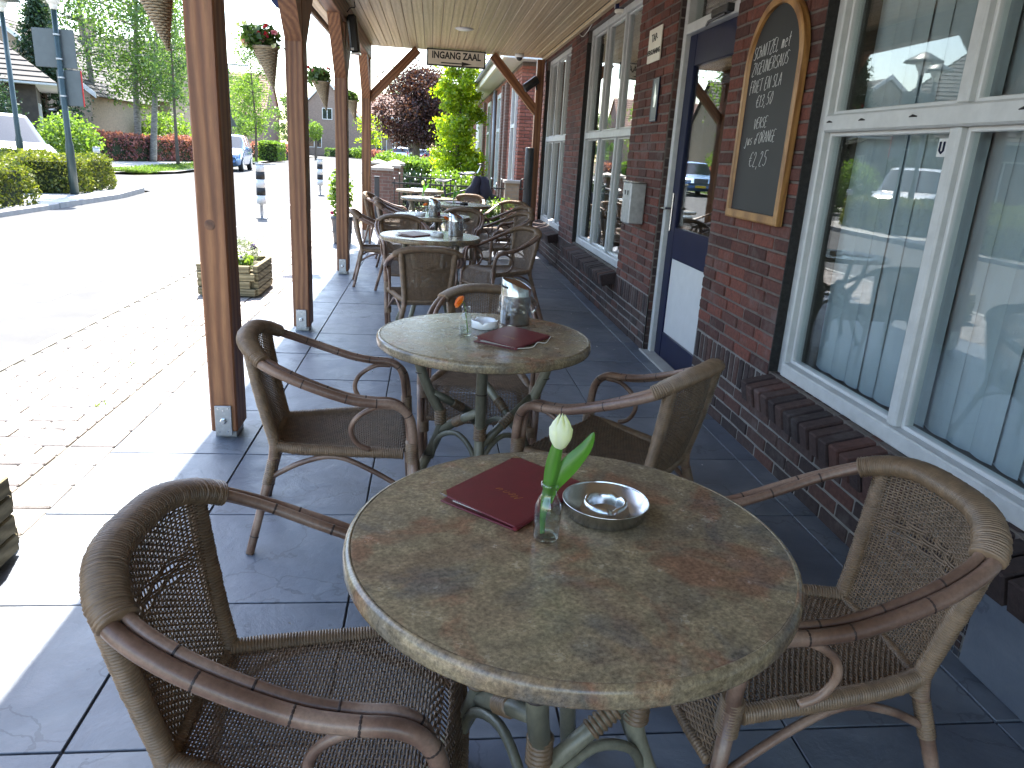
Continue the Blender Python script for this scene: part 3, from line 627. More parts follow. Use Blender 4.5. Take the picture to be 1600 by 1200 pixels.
def diag(par, x0, z0, x1, z1, y, nm='brace'):
    v = Vector((x1-x0, 0, z1-z0)); L = v.length; c = Vector(((x0+x1)/2, y, (z0+z1)/2))-Vector(par.location)
    o = MB().bbox(-.06, .06, -.05, .05, -L/2, L/2, .005).build(nm, 'post', par, loc=c); o.rotation_euler.y = math.atan2(v.x, v.z); return o
diag(p4, -.93, 2.06, -.23, 2.77, 11.72)
pr_ = thing('wooden_post', 'slim timber post against the brick wall at the terrace end', 'post', (1.575, 11.72, 0), 0, 'timber posts of the veranda')
MB().bbox(-.055, .055, -.06, .06, .0, 2.75, .006).build('shaft', 'post', pr_); diag(pr_, 1.56, 2.02, .86, 2.77, 11.72)

# ================================================================ FURNITURE
def mirror(pts): return [(-x, y, z) for x, y, z in pts]
HALF = [(0, -.285, .742), (.10, -.278, .739), (.175, -.25, .722), (.228, -.205, .694), (.258, -.12, .657), (.270, -.02, .618), (.272, .08, .584), (.269, .16, .570), (.266, .215, .566), (.263, .255, .548), (.261, .281, .513), (.260, .292, .46), (.259, .295, .40)]
def weave(mb, S, nst, nrow, r_st, r_row, amp, rng, skip=None, band=None, vs0=0, vs1=1):
    """stakes along v, strands along u running over and under them; S(u, v) -> point, normal"""
    for i in range(nst+1):
        u = i/nst
        mb.tube([S(u, vs0+(vs1-vs0)*k/14)[0] for k in range(15)], r_st, 4, cap=False)
    for j in range(nrow):
        v = (j+.5)/nrow; P = []; ph = j % 2; big = band and band[0] < v < band[1]
        for i in range(nst*2+1):
            u = i/(nst*2); p, nn = S(u, v)
            q = math.cos(math.pi*(i*.5))*(1 if ph else -1)
            if big and abs(u-.5) < .34: q = math.cos(math.pi*(i*.125)+(j//2 % 2)*math.pi)*1.7
            P.append(p+nn*(amp*q+rng.uniform(-.0004, .0004)))
        mb.tube(P, r_row*(1.25 if big else 1), 4, cap=False)
def make_chair():
    rng = random.Random(3); t = thing('rattan_armchair', '', 'chair')
    full = mirror(HALF)[::-1][:-1]+HALF
    # arm rails: main cane and thinner companion, each ends at the seat level where the legs go on
    main = catmull(full, 8)
    inner = []
    for x, y, z in full:
        n = Vector((-x, max(-.0, -y)*1.0+.0, 0)); 
        if y > 0: n = Vector((-x, 0, 0))
        if n.length > 0: n.normalize()
        low = max(0, min(1, (.56-z)/.06))
        inner.append(tuple(Vector((x, y, z))+n*.0255+Vector((0, -.012*low, .006*(1-low)))))
    inn = catmull(inner, 8)
    a = MB(); a.tube(main, .0158, 12); a.tube(inn, .0112, 10); ar = a.build('arm_rail', 'cane', t, True)
    nd = MB()
    for c, r in ((main, .0158), (inn, .0112)):
        for f_ in (.09, .2, .245, .31, .69, .745, .80, .91) if r > .012 else (.12, .22, .28, .33, .67, .72, .78, .88):
            i = int(f_*(len(c)-1)); d = (c[i+1]-c[i-1]).normalized()
            nd.tube([c[i]-d*.0022, c[i]-d*.0008, c[i]+d*.0008, c[i]+d*.0022], [r+.0001, r+.0006, r+.0006, r+.0001], 12, cap=False)
    nd.build('cane_joint', 'node', ar, True, kind='stuff')
    # cord binding over the back of the rail
    nB = len(main); lo = next(i for i, p in enumerate(main) if p.z > .692 and p.x < 0); hi = nB-1-lo
    path = [(main[i]+inn[i])*.5+Vector((0, 0, .001)) for i in range(lo, hi+1)]
    MB().ripple(path, .0232, .0062, .0018, 14, ell=1.42, up=Vector((0, 0, 1)), seed=1).build('rail_binding', 'cord', t, True)
    # bound uprights and rear legs
    for sg in (-1, 1):
        up = catmull([(sg*.186, -.243, .715), (sg*.176, -.225, .60), (sg*.162, -.20, .47), (sg*.155, -.182, .385), (sg*.158, -.184, .33)], 5)
        MB().ripple(up, lambda q: .0205-.002*q, .0062, .0016, 12, seed=5).build('back_upright', 'cord', t, True)
        lg = [(sg*.155, -.182, .40), (sg*.162, -.19, .32), (sg*.19, -.219, .2), (sg*.235, -.27, 0)]
        l = MB().tube(catmull(lg, 4), [.0165]*5+[.016]*4+[.0148]*4, 12).build('rear_leg', 'cane', t, True)
        MB().ripple([(sg*.161, -.189, .325), (sg*.181, -.209, .24)], .0178, .0062, .0016, 10).build('leg_binding', 'cord', l, True)
        MB().cyl((sg*.2205, -.2533, .062), (sg*.2215, -.2545, .058), .0158).build('leg_joint', 'node', l)
        # front leg: two canes side by side
        f = MB(); f.tube([(sg*.259, .295, .405), (sg*.256, .302, .2), (sg*.25, .315, 0)], [.0158, .0155, .0145], 12)
        f.tube([(sg*.2335, .283, .405), (sg*.236, .292, .2), (sg*.228, .302, .05)], [.0112, .011, .0105], 10)
        fl = f.build('front_leg', 'cane', t, True)
        MB().ripple([(sg*.249, .29, .425), (sg*.2475, .293, .345)], .0215, .0062, .0016, 12, ell=1.25, up=Vector((0, 1, 0))).build('leg_binding', 'cord', fl, True)
        MB().ripple([(sg*.2445, .298, .235), (sg*.2425, .3, .185)], .021, .0062, .0016, 12, ell=1.2, up=Vector((0, 1, 0))).build('leg_binding', 'cord', fl, True)
        lp = catmull([(sg*.258, .225, .552), (sg*.256, .165, .551), (sg*.252, .105, .515), (sg*.248, .083, .465), (sg*.243, .105, .415), (sg*.238, .145, .392)], 6)
        MB().tube(lp, .0092, 8).build('arm_loop', 'cane', t, True)
        MB().tube(catmull([(sg*.172, -.2, .262), (sg*.19, -.09, .325), (sg*.205, .03, .352), (sg*.222, .16, .30), (sg*.243, .29, .222)], 5), .0098, 8).build('stretcher', 'cane', t, True)
        e = [(sg*.152, -.178, .375), (sg*.178, -.09, .371), (sg*.205, .05, .372), (sg*.226, .18, .374), (sg*.236, .262, .372)]
        MB().ripple(catmull(e, 5), .0195, .0062, .0016, 10, seed=7).build('seat_edge', 'cord', t, True)
    MB().ripple([(-.15, -.178, .368), (0, -.19, .366), (.15, -.178, .368)], .014, .0062, .0016, 8).build('seat_edge', 'cord', t, True)
    # woven back
    def SB(u, v):
        a = 2*u-1; top = Vector((.172*a, -.272+.042*a*a, .728-.012*a*a)); bot = Vector((.146*a, -.192+.012*a*a, .378))
        p = top.lerp(bot, v); p.y -= .018*math.sin(v*math.pi)*(1-a*a*.6)
        return p, Vector((-.35*a, -.93, .1)).normalized()
    b = MB(); weave(b, SB, 30, 54, .0021, .0024, .0026, rng, band=(.30, .42)); b.build('backrest', 'cord_dark', t, True)
    # woven seat rolling over into the front apron
    prof = catmull([(0, -.178, .372), (0, -.05, .372), (0, .10, .378), (0, .215, .388), (0, .258, .385), (0, .284, .362), (0, .296, .32), (0, .305, .25)], 6)
    LP = [0]
    for i in range(1, len(prof)): LP.append(LP[-1]+(prof[i]-prof[i-1]).length)
    def SS(u, v):
        d = v*LP[-1]; i = 0
        while i < len(LP)-2 and LP[i+1] < d: i += 1
        k = (d-LP[i])/(LP[i+1]-LP[i]); p = prof[i].lerp(prof[i+1], k); tg = (prof[i+1]-prof[i]).normalized(); a = 2*u-1
        hw = .146+(.228-.146)*max(0, min(1, (p.y+.178)/.44)); dip = -.014*(1-a*a)*math.sin(max(0, min(1, (p.y+.178)/.44))*math.pi)
        return Vector((hw*a, p.y+(.012*(1-a*a) if p.z < .37 and p.y > .25 else 0), p.z+dip)), Vector((0, -tg.z, tg.y))
    s = MB(); weave(s, SS, 34, 88, .0022, .0026, .0026, rng); s.build('seat', 'cord_dark', t, True)
    MB().ripple(catmull([(-.226, .306, .252), (-.1, .318, .25), (.1, .318, .25), (.226, .306, .252)], 4), .011, .008, .002, 8).build('apron_braid', 'cord', t, True)
    return t
chair0 = make_chair()
CH = [  # x, y, facing (deg), label
 (-.231, 1.195, 265.2, 'empty rattan armchair on the kerb side of the table holding the white tulip'),
 (.884, 1.372, 91.0, 'empty rattan armchair between the white tulip table and the large window'),
 (-.352, 2.638, 274.0, 'rattan armchair with wrapped rim beside the knotty post'),
 (.716, 2.452, 47.0, 'rattan armchair turned away between the orange flower table and the brick wall'),
 (.266, 3.400, 173.5, 'rattan armchair tucked behind the table with the orange flower and white ashtray'),
 (-.031, 5.381, 6.2, 'rattan armchair with its woven back turned towards the orange flower table'),
 (.690, 6.802, 119.9, 'rattan armchair standing angled beside the brick wall below the middle window'),
 (-.524, 7.956, 275.9, 'rattan armchair beside the cracked timber post'),
 (-.239, 7.35, 195.5, 'rattan armchair behind the first pale sunlit table with a menu'),
 (.86, 8.62, 112, 'rattan armchair with arm slanting up behind the angled wall-side chair'),
 (.99, 9.62, 114, 'rattan armchair by the wall, second before the anthracite screen'),
 (1.07, 10.62, 150, 'rattan armchair facing the flower bed table next to the anthracite screen'),
 (.56, 11.75, 168, 'sunlit rattan armchair in front of the white and pink flower bed'),
 (.33, 8.62, 166, 'rattan armchair behind the second pale table, rim partly behind the steel bin'),
 (-.37, 9.32, 272, 'rattan armchair in the left row just past the cracked post'),
 (-.44, 10.08, 274, 'rattan armchair in the left row, middle of three'),
 (-.66, 11.08, 262, 'rattan armchair at the corner post with sun on its rim'),
]
for i, (x, y, a, lab) in enumerate(CH):
    o = chair0 if i == 0 else copy_tree(chair0)
    o.location = (x, y, 0); o.rotation_euler.z = R(a); o['label'] = lab; o['group'] = 'rattan armchairs on the terrace'
# ---- tables
def make_table():
    t = thing('bistro_table', '', 'table')
    r = .403; tt = MB().lathe([(.0, .7065), (r-.02, .7065), (r-.0135, .7385), (r-.0135, .7398), (r-.017, .74), (.0, .74)], 96, closed=True).build('tabletop', 'table', t, False)
    MB().lathe([(r-.022, .703), (r-.006, .703), (r-.002, .706), (r, .711), (r, .728), (r-.002, .7345), (r-.006, .7385), (r-.010, .7403), (r-.0128, .7403), (r-.0131, .738)], 96, closed=True).build('edge_band', 'table_edge', t, True)
    MB().lathe([(.20, .69), (.20, .7055)], 24).build('top_plate', 'black', t)
    for k in range(4):
        q = R(45+90*k); c, s = math.cos(q), math.sin(q); f = lambda r_, z: (r_*c, r_*s, z)
        leg = MB().tube(catmull([f(.255, .704), f(.245, .62), f(.20, .50), f(.155, .41), f(.165, .33), f(.23, .18), f(.315, 0)], 5), .0195, 12).build('leg', 'bamboo', t, True)
        nd = MB()
        for rr, z, e in ((.238, .58, .0), (.2, .245, 0), (.28, .075, 0)): nd.cyl((rr*c, rr*s, z-.0015), (rr*c, rr*s, z+.0015), .0203)
        nd.build('leg_joint', 'node', leg, True, kind='stuff')
        MB().ripple([f(.158, .435), f(.157, .375)], .0225, .009, .0022, 12).build('binding', 'binding', leg, True)
        q2 = R(45+90*(k+1)); c2, s2 = math.cos(q2), math.sin(q2); m = Vector(((c+c2)/2, (s+s2)/2, 0)).normalized()
        bar = MB().tube([f(.155, .345), (m.x*.125, m.y*.125, .42), (.19*c2, .19*s2, .50)], .0165, 10).build('cross_bar', 'bamboo', t, True)
        MB().ripple([Vector((m.x*.125, m.y*.125, .42)).lerp(Vector(f(.155, .345)), .12), Vector((m.x*.125, m.y*.125, .42)).lerp(Vector((.19*c2, .19*s2, .5)), .3)], .0185, .009, .002, 10).build('binding', 'binding', bar, True)
        MB().tube(catmull([f(.19, .23), (c*.13+m.x*.04, s*.13+m.y*.04, .33), (m.x*.125, m.y*.125, .37), (c2*.13+m.x*.04, s2*.13+m.y*.04, .33), (.19*c2, .19*s2, .23)], 4), .0105, 8).build('arch_bar', 'bamboo', t, True)
    return t
tab0 = make_table()
TB = [(.2653, 1.1765, 25, 'round mottled stone-look table with the white tulip and steel ashtray'), (.2149, 2.710, 40, 'round mottled stone-look table with the orange flower and white ashtray'),
      (.006, 6.05, 12, 'round pale-shining table carrying a menu, white ashtray and steel bin'), (.021, 8.0, 33, 'round pale-shining table with a steel bin, second past the stone-look pair'),
      (.39, 9.95, 20, 'round table with a tulip vase and dark ashtray near the wall'), (-.02, 10.95, 50, 'round table with a tulip vase at the corner post'), (-.18, 12.95, 10, 'round sun-bleached table outside the canopy by the fence')]
for i, (x, y, a, lab) in enumerate(TB):
    o = tab0 if i == 0 else copy_tree(tab0); o.location = (x, y, 0); o.rotation_euler.z = R(a); o['label'] = lab; o['group'] = 'round bistro tables'
# ---- stroke lettering for hand-drawn writing
ST = {'S': [[(.9, .9), (.5, 1), (.15, .8), (.3, .55), (.7, .45), (.8, .2), (.5, 0), (.05, .1)]], 'C': [[(.9, .85), (.5, 1), (.1, .6), (.15, .2), (.5, 0), (.9, .15)]], 'H': [[(.1, 0), (.15, 1)], [(.8, 0), (.85, 1)], [(.1, .5), (.82, .5)]],
 'h': [[(.1, 0), (.2, 1)], [(.13, .4), (.5, .6), (.7, .45), (.65, 0)]], 'N': [[(.1, 0), (.15, 1), (.8, 0), (.85, 1)]], 'I': [[(.3, 0), (.35, 1)]], 'T': [[(.0, 1), (.9, 1)], [(.45, 1), (.4, 0)]], 'Z': [[(.1, 1), (.85, 1), (.1, 0), (.85, .02)]],
 'E': [[(.85, 1), (.15, 1), (.1, 0), (.8, 0)], [(.12, .52), (.65, .54)]], 'L': [[(.15, 1), (.1, 0), (.75, .04)]], 'M': [[(.05, 0), (.15, 1), (.45, .3), (.8, 1), (.9, 0)]], 'm': [[(.05, 0), (.1, .6), (.3, .62), (.42, 0), (.45, .5), (.65, .62), (.8, 0)]],
 'e': [[(.1, .35), (.7, .4), (.6, .6), (.3, .62), (.1, .3), (.3, 0), (.75, .1)]], 't': [[(.4, 1.05), (.35, .1), (.6, 0)], [(.1, .65), (.7, .68)]], 'G': [[(.85, .85), (.5, 1), (.1, .6), (.2, .1), (.6, 0), (.85, .2), (.85, .45), (.55, .45)]], 'U': [[(.1, 1), (.1, .2), (.4, 0), (.75, .15), (.85, 1)]],
 'R': [[(.1, 0), (.15, 1), (.6, .98), (.75, .75), (.55, .52), (.15, .48)], [(.4, .5), (.85, 0)]], 'A': [[(.05, 0), (.45, 1), (.85, 0)], [(.2, .38), (.7, .4)]], 'F': [[(.15, -.15), (.2, 1), (.85, .95)], [(.18, .52), (.65, .55)]], 'O': [[(.45, 1), (.1, .6), (.2, .1), (.55, 0), (.85, .4), (.75, .9), (.45, 1)]],
 'V': [[(.05, 1), (.4, 0), (.85, 1)]], 'J': [[(.6, .7), (.55, -.2), (.2, -.3), (.05, -.15)]], 'u': [[(.1, .6), (.15, .1), (.45, 0), (.65, .6), (.7, 0)]], 's': [[(.7, .6), (.25, .55), (.3, .35), (.65, .25), (.5, 0), (.1, .05)]], 'd': [[(.7, .3), (.4, .5), (.1, .25), (.3, 0), (.65, .15), (.75, 1.0)], [(.55, .8), (.95, .85)]],
 "'": [[(.4, 1.05), (.3, .8)]], '1': [[(.2, .8), (.5, 1), (.4, 0)]], '3': [[(.15, .95), (.6, 1), (.7, .75), (.35, .55), (.75, .35), (.5, 0), (.1, .08)]], '5': [[(.95, 1.02), (.3, .98), (.25, .58), (.65, .55), (.75, .2), (.4, 0), (.05, .1)]], '0': [[(.45, 1), (.12, .5), (.35, 0), (.75, .4), (.65, .95), (.45, 1)]],
 '2': [[(.15, .8), (.4, 1), (.65, .8), (.2, .05), (.75, .0)]], ',': [[(.35, .05), (.2, -.2)]], '\u20ac': [[(.9, .9), (.55, 1), (.2, .6), (.25, .15), (.6, 0), (.9, .12)], [(0, .58), (.65, .6)], [(0, .4), (.6, .42)]], 'n': [[(.1, 0), (.12, .55), (.4, .6), (.55, .45), (.6, 0)]], 'i': [[(.3, 0), (.33, .55)], [(.36, .8), (.37, .84)]]}
def strokes(mb, txt, o, ex, ey, h, wid, r, rng, slant=.12, nrm=None):
    x = 0
    for ch in txt:
        if ch == ' ': x += wid*.8; continue
        k = .55 if ch in "I',i1" else 1; jit = rng.uniform(-.04, .04)
        for pl_ in ST[ch]:
            P = []
            for px, py in pl_:
                X = x+(px*k+py*slant)*wid+rng.uniform(-.02, .02)*wid; Y = (py+jit+rng.uniform(-.02, .02))*h
                P.append(Vector(o)+ex*X+ey*Y)
            mb.tube(catmull(P, 3) if len(P) > 2 else P, r, 5)
        x += wid*(k if k == 1 else .6)*1.08
    return x
# ---- menus
def menu(x, y, a, lab, cord=False, w=.18, l=.252, z=.7405):
    t = thing('menu', lab, 'menu', (x, y, z), R(a), 'maroon menu folders')
    MB().bbox(-w/2, w/2, -l/2, l/2, 0, .003, .001).build('back_cover', 'maroon', t)
    MB().box(-w/2+.022, w/2-.006, -l/2+.012, l/2-.012, .0032, .0048).build('pages', 'paper', t)
    lift = lambda x_: .0065+(-x_+w/2)*.05
    cv = MB().bbox(-w/2, w/2, -l/2, l/2, 0, .003, .001); cv.v = [(x_, y_, z_+lift(x_)) for x_, y_, z_ in cv.v]; c = cv.build('front_cover', 'maroon', t)
    MB().tube([(w/2, -l/2, .0048), (w/2, l/2, .0048)], .0047, 8).build('spine', 'maroon', t)
    for sg in (-1, 1):
        q = [(-w/2-.0006, sg*l/2), (-w/2+.018, sg*l/2), (-w/2-.0006, sg*(l/2-.018))]
        MB().add([(x_, y_, lift(x_)+.0034) for x_, y_ in q]+[(x_, y_, lift(x_)+.0005) for x_, y_ in q], [(0, 1, 2), (0, 3, 4, 1), (0, 2, 5, 3)]).build('metal_corner', 'steel', c)
    mb = MB(); strokes(mb, 'Menu', (.036, -.022, 0), Vector((-1, 0, 0)), Vector((0, -1, 0)), .017, .0145, .0006, random.Random(2), .6)
    mb.v = [(xx, yy, lift(xx)+.0031) for xx, yy, _ in mb.v]; mb.build('title', 'gold', c)
    if cord: MB().tube(catmull([(w/2+.004, -l/2+.005, .006), (w/2+.03, -l/4, .004), (w/2+.018, 0, .008), (w/2+.035, .03, .004), (w/2+.006, l/2-.004, .007)], 5), .0016, 6).build('cord', 'paper', t, True)
    return t
menu(.183, 1.346, -42, 'maroon menu folder beside the white tulip and steel ashtray')
menu(.3135, 2.645, -37, 'maroon menu folder with a loose page cord near the orange flower', True)
menu(-.12, 6.0, -38, 'dark menu folder on the first pale table'); menu(.19, 7.86, -38, 'dark menu folder under the second steel bin'); menu(.33, 10.08, -38, 'dark menu folder behind the tulip vase on the wall-side table')
# ---- ashtrays
def ash_steel(x, y, lab, m='steel', s=1.0):
    t = thing('ashtray', lab, 'ashtray', (x, y, .7402)); r = .083*s
    MB().lathe([(0, .002), (r*.90, 0), (r*.935, .002), (r*.985, .028), (r, .0302), (r*1.012, .029), (r*1.008, .027), (r*.97, .026), (r*.90, .005), (0, .004)], 56, closed=True).build('bowl', m, t, True)
    n = 60; mb = MB(); prof = [(.36, .004), (.40, .020), (.43, .026), (.47, .0275), (.51, .025), (.54, .017), (.57, .0045)]
    for rr, z in prof:
        for k in range(n):
            q = 2*math.pi*k/n; d = min(abs((k-o_+n//2) % n-n//2) for o_ in (6, 26, 46)); zz = z-(.006*max(0, 1-d/2.4) if z > .015 else 0)
            mb.v.append((r*rr*math.cos(q), r*rr*math.sin(q), zz))
    for i in range(len(prof)-1):
        for k in range(n): mb.f.append((i*n+k, i*n+(k+1) % n, (i+1)*n+(k+1) % n, (i+1)*n+k))
    mb.build('inner_ring', m, t, True)
def ash_white(x, y, lab, m='porcelain'):
    t = thing('ashtray', lab, 'ashtray', (x, y, .7402)); n = 60; mb = MB(); prof = [(0, 0), (.050, 0), (.053, .003), (.053, .028), (.0515, .031), (.048, .031), (.0455, .028), (.044, .006), (0, .005)]
    for rr, z in prof:
        for k in range(n):
            q = 2*math.pi*k/n; d = min(abs((k-o_+n//2) % n-n//2) for o_ in (3, 23, 43)); zz = z-(.010*max(0, 1-d/2.6) if z > .02 else 0)
            mb.v.append((rr*math.cos(q), rr*math.sin(q), zz))
    for i in range(len(prof)-1):
        for k in range(n): mb.f.append((i*n+k, i*n+(k+1) % n, (i+1)*n+(k+1) % n, (i+1)*n+k))
    mb.build('bowl', m, t, True)
ash_steel(.350, 1.268, 'round steel ashtray with an inner ring beside the tulip vase')
ash_white(.222, 2.832, 'white porcelain ashtray between the orange flower vase and steel bin'); ash_white(.058, 6.0, 'white porcelain ashtray on the first pale table'); ash_white(-.10, 7.87, 'white porcelain ashtray on the second pale table')
ash_white(.43, 9.80, 'dark round ashtray by the tulip vase near the wall', 'black'); ash_white(.10, 11.1, 'dark round ashtray on the corner post table', 'black')
# ---- bottle vases with flowers
def vase(x, y, lab, water=.045, s=1.0):
    t = thing('bottle_vase', lab, 'vase', (x, y, .7402), 0, 'little glass bottle vases')
    o = [(.0, .0), (.018, 0), (.0225, .003), (.0235, .008), (.0235, .062), (.0225, .070), (.0165, .083), (.0135, .089), (.0132, .101), (.0155, .103), (.0160, .107), (.0150, .1105), (.0125, .111)]
    i = [(.0112, .1085), (.0112, .089), (.0145, .081), (.0205, .069), (.0215, .062), (.0215, .009), (.019, .006), (0, .006)]
    MB().lathe([(r*s, z*s) for r, z in o+i[:1]], 36, closed=True).build('bottle', 'bottle', t, True)
    MB().lathe([(0, .0065*s), (.0188*s, .0068*s), (.0208*s, .010*s), (.0208*s, water*s), (.0195*s, (water-.0012)*s), (0, (water-.0015)*s)], 28, closed=True).build('water', 'water', t, True)
    return t
def petal(mb, base, d, up, L, W, curl, n=8):
    d = Vector(d).normalized(); up = Vector(up).normalized(); sd = d.cross(up)
    if sd.length < 1e-4: sd = Vector((1, 0, 0))
    sd.normalize(); nn = sd.cross(d)
    def f(u, v):
        t = v; w = W*math.sin(math.pi*min(1, .12+t*.86))**.7; a = (u-.5)*2
        return Vector(base)+d*(L*t)+nn*(curl(t)-.25*W*a*a)+sd*(w*a*.5)
    mb.grid(6, n, f)
def tulip(x, y, lab, leaves=True, h=.232, lean=(.012, 0), s=1):
    t = thing('tulip', lab, 'flower', (x, y, .7402), 0, 'white tulips')
    top = Vector((lean[0], lean[1], h-.06)); MB().tube(catmull([(-.006, 0, .012), (-.004, 0, .08), (lean[0]*.5, lean[1]*.5, .12), tuple(top)], 6), .0032, 8).build('stem', 'stem', t, True)
    for k in range(6):
        q = R(60*k+15); c, s_ = math.cos(q), math.sin(q); mb = MB(); rin = 1 if k % 2 else .9
        def f(u, v, c=c, s_=s_, rin=rin):
            a = (u-.5)*2; prof_r = [(0, .002), (.12, .012), (.35, .0195), (.6, .0205), (.82, .015), (1, .005)]
            for (a0, r0), (a1, r1) in zip(prof_r, prof_r[1:]):
                if v <= a1: rr = r0+(r1-r0)*(v-a0)/(a1-a0); break
            w = 1.0*math.sin(math.pi*min(1, .2+.75*v))**.6; q2 = math.atan2(s_, c)+a*w*.72
            return top+Vector((math.cos(q2)*rr*rin, math.sin(q2)*rr*rin, v*.066-(.004*a*a*(v > .6))))
        mb.grid(6, 10, f).build('petal', 'petal_white', t, True)
    if leaves:
        def leaf(P, W, name='leaf'):
            C = catmull(P, 6); mb = MB(); m_ = len(C)-1
            def f(u, v):
                p = C[int(round(v*m_))]; i = int(round(v*m_)); d = (C[min(i+1, m_)]-C[max(i-1, 0)]).normalized(); sd = d.cross(Vector((.25, 1, .1))).normalized(); nn = sd.cross(d)
                w = W*(math.sin(math.pi*(.05+.95*v))**.75)*(.45+.55*min(1, v*2.2)); a = (u-.5)*2
                return p+sd*(w*.5*a)+nn*(abs(a)**1.6*w*.22)
            mb.grid(6, m_, f).build(name, 'tulip_leaf', t, True)
        leaf([(-.010, -.004, .012), (-.008, -.004, .06), (-.001, -.004, .112), (.002, -.005, .15), (.008, -.006, .19), (.007, -.006, .212)], .026)
        leaf([(.004, 0, .07), (.006, 0, .095), (.014, -.002, .118), (.036, -.004, .148), (.058, -.003, .178), (.070, 0, .206)], .034)
    return t
vase(.219, 1.166, 'glass bottle vase half full of water holding the white tulip'); tulip(.219, 1.166, 'white tulip with two broad green leaves in the front bottle vase')
vase(.141, 2.69, 'glass bottle vase with an orange flower beside the white ashtray', .02)
def gerbera(x, y, lab, z=.7402, lean=(-.028, -.004), h=.128, tilt=(-.75, -.25, .5)):
    t = thing('orange_flower', lab, 'flower', (x, y, z), 0, 'orange flowers in bottles'); top = Vector((lean[0], lean[1], h)); tl = Vector(tilt).normalized()
    MB().tube(catmull([(.010, 0, .01), (.002, 0, .06), (-.004, 0, .105), (-.012, -.002, h-.004), tuple(top)], 6), .0022, 6).build('stem', 'stem', t, True)
    a = tl.cross(Vector((0, 1, 0))).normalized(); b = tl.cross(a); mb = MB()
    for ring, (n, L, lift) in enumerate(((20, .026, .10), (18, .022, .35), (14, .015, .7))):
        for k in range(n):
            q = 2*math.pi*k/n+ring*.15; d = (a*math.cos(q)+b*math.sin(q)+tl*lift); petal(mb, top+tl*.002*ring, d, tl, L, .0075, lambda t_: -.004*t_*t_, 3)
    mb.build('petals', 'petal_orange', t, True)
    mb = MB(); 
    for k in range(8): q = k*.785; petal(mb, top-tl*.002, a*math.cos(q)+b*math.sin(q)-tl*.5, tl, .014, .007, lambda t_: 0, 3)
    mb.build('calyx', 'stem', t, True)
gerbera(.141, 2.69, 'drooping orange flower over the second stone-look table')
vase(.115, 6.20, 'glass bottle vase standing by the steel bin of the first pale table', .03); gerbera(.115, 6.20, 'small orange flower on the first pale table', lean=(.02, 0), tilt=(.4, -.3, .8))
vase(-.03, 7.70, 'glass bottle vase in front of the second steel bin', .03); gerbera(-.03, 7.70, 'small orange flower on the second pale table', lean=(-.02, 0), tilt=(-.4, -.4, .7))
vase(.30, 9.72, 'glass bottle vase holding a tulip on the wall-side table', .05); tulip(.30, 9.72, 'pale tulip with leaves on the table near the wall'); vase(-.10, 10.86, 'glass bottle vase holding a tulip on the corner post table', .05); tulip(-.10, 10.86, 'pale tulip with leaves on the corner post table', lean=(-.01, 0))
# ---- steel table bins
def tbin(x, y, a, lab, bag=True):
    t = thing('table_bin', lab, 'bin', (x, y, .7402), R(a), 'steel table bins'); n = 48; r = .060; mb = MB()
    top = lambda q: .168-.030*math.cos(q)*(.5) - .012*max(0, math.cos(q))
    rings = [(r*.98, 0), (r, .004), (r, .115), (r*1.004, .116), (r*1.004, .118), (r, .119)]
    for rr, z in rings:
        for k in range(n): mb.v.append((rr*math.cos(2*math.pi*k/n), rr*math.sin(2*math.pi*k/n), z))
    for rr, dz in ((r, 0), (r*.97, .002), (r*.95, -.004)):
        for k in range(n): q = 2*math.pi*k/n; mb.v.append((rr*math.cos(q), rr*math.sin(q), top(q)+dz))
    m_ = len(rings)+3
    for i in range(m_-1):
        for k in range(n): mb.f.append((i*n+k, i*n+(k+1) % n, (i+1)*n+(k+1) % n, (i+1)*n+k))
    mb.f.append(tuple(range(n))[::-1]); mb.build('body', 'steel', t, True)
    lid = MB(); lid.v = [(.0565*math.cos(2*math.pi*k/n), .0565*math.sin(2*math.pi*k/n), top(2*math.pi*k/n)-.005) for k in range(n)]; lid.f = [tuple(range(n))]; lid.build('lid', 'brown', t)
    mo = MB(); mo.tube(catmull([(r*1.002*math.cos(q), r*1.002*math.sin(q), top(q)-.014-.012*math.cos((q-R(215))*1.5)) for q in [R(170+8*i) for i in range(11)]], 3), [.001]+[.0045]*29+[.001], 8, cap=True); mo.build('mouth', 'ink', t, True)
    if bag:
        rg = random.Random(9); nn = 56; ph = [rg.uniform(0, 6.28) for _ in range(9)]
        def f(u, v):
            q = 2*math.pi*u; fl = .0035+.0075*abs(math.sin(q*3+ph[0])*math.sin(q*5+ph[1]))*(1-.3*v)+.003*math.sin(q*11+v*7+ph[2])+.004*math.sin(v*9+q*2+ph[3])**2+(.028*max(0, math.cos(q-.25))**6*math.sin(math.pi*min(1, v*1.05)))
            return ((r+.001+max(.0012, fl*(1-.55*v)))*math.cos(q), (r+.001+max(.0012, fl*(1-.55*v)))*math.sin(q), .045+.072*v+.004*math.sin(q*4+ph[4])*(1-v))
        MB().grid(nn*2, 14, f).build('bag_collar', 'film', t, True)
tbin(.352, 2.925, -20, 'tall steel table bin with clear bag behind the maroon menu'); tbin(.21, 6.10, -20, 'steel table bin on the first pale table'); tbin(.045, 7.83, -20, 'steel table bin on the second pale table')

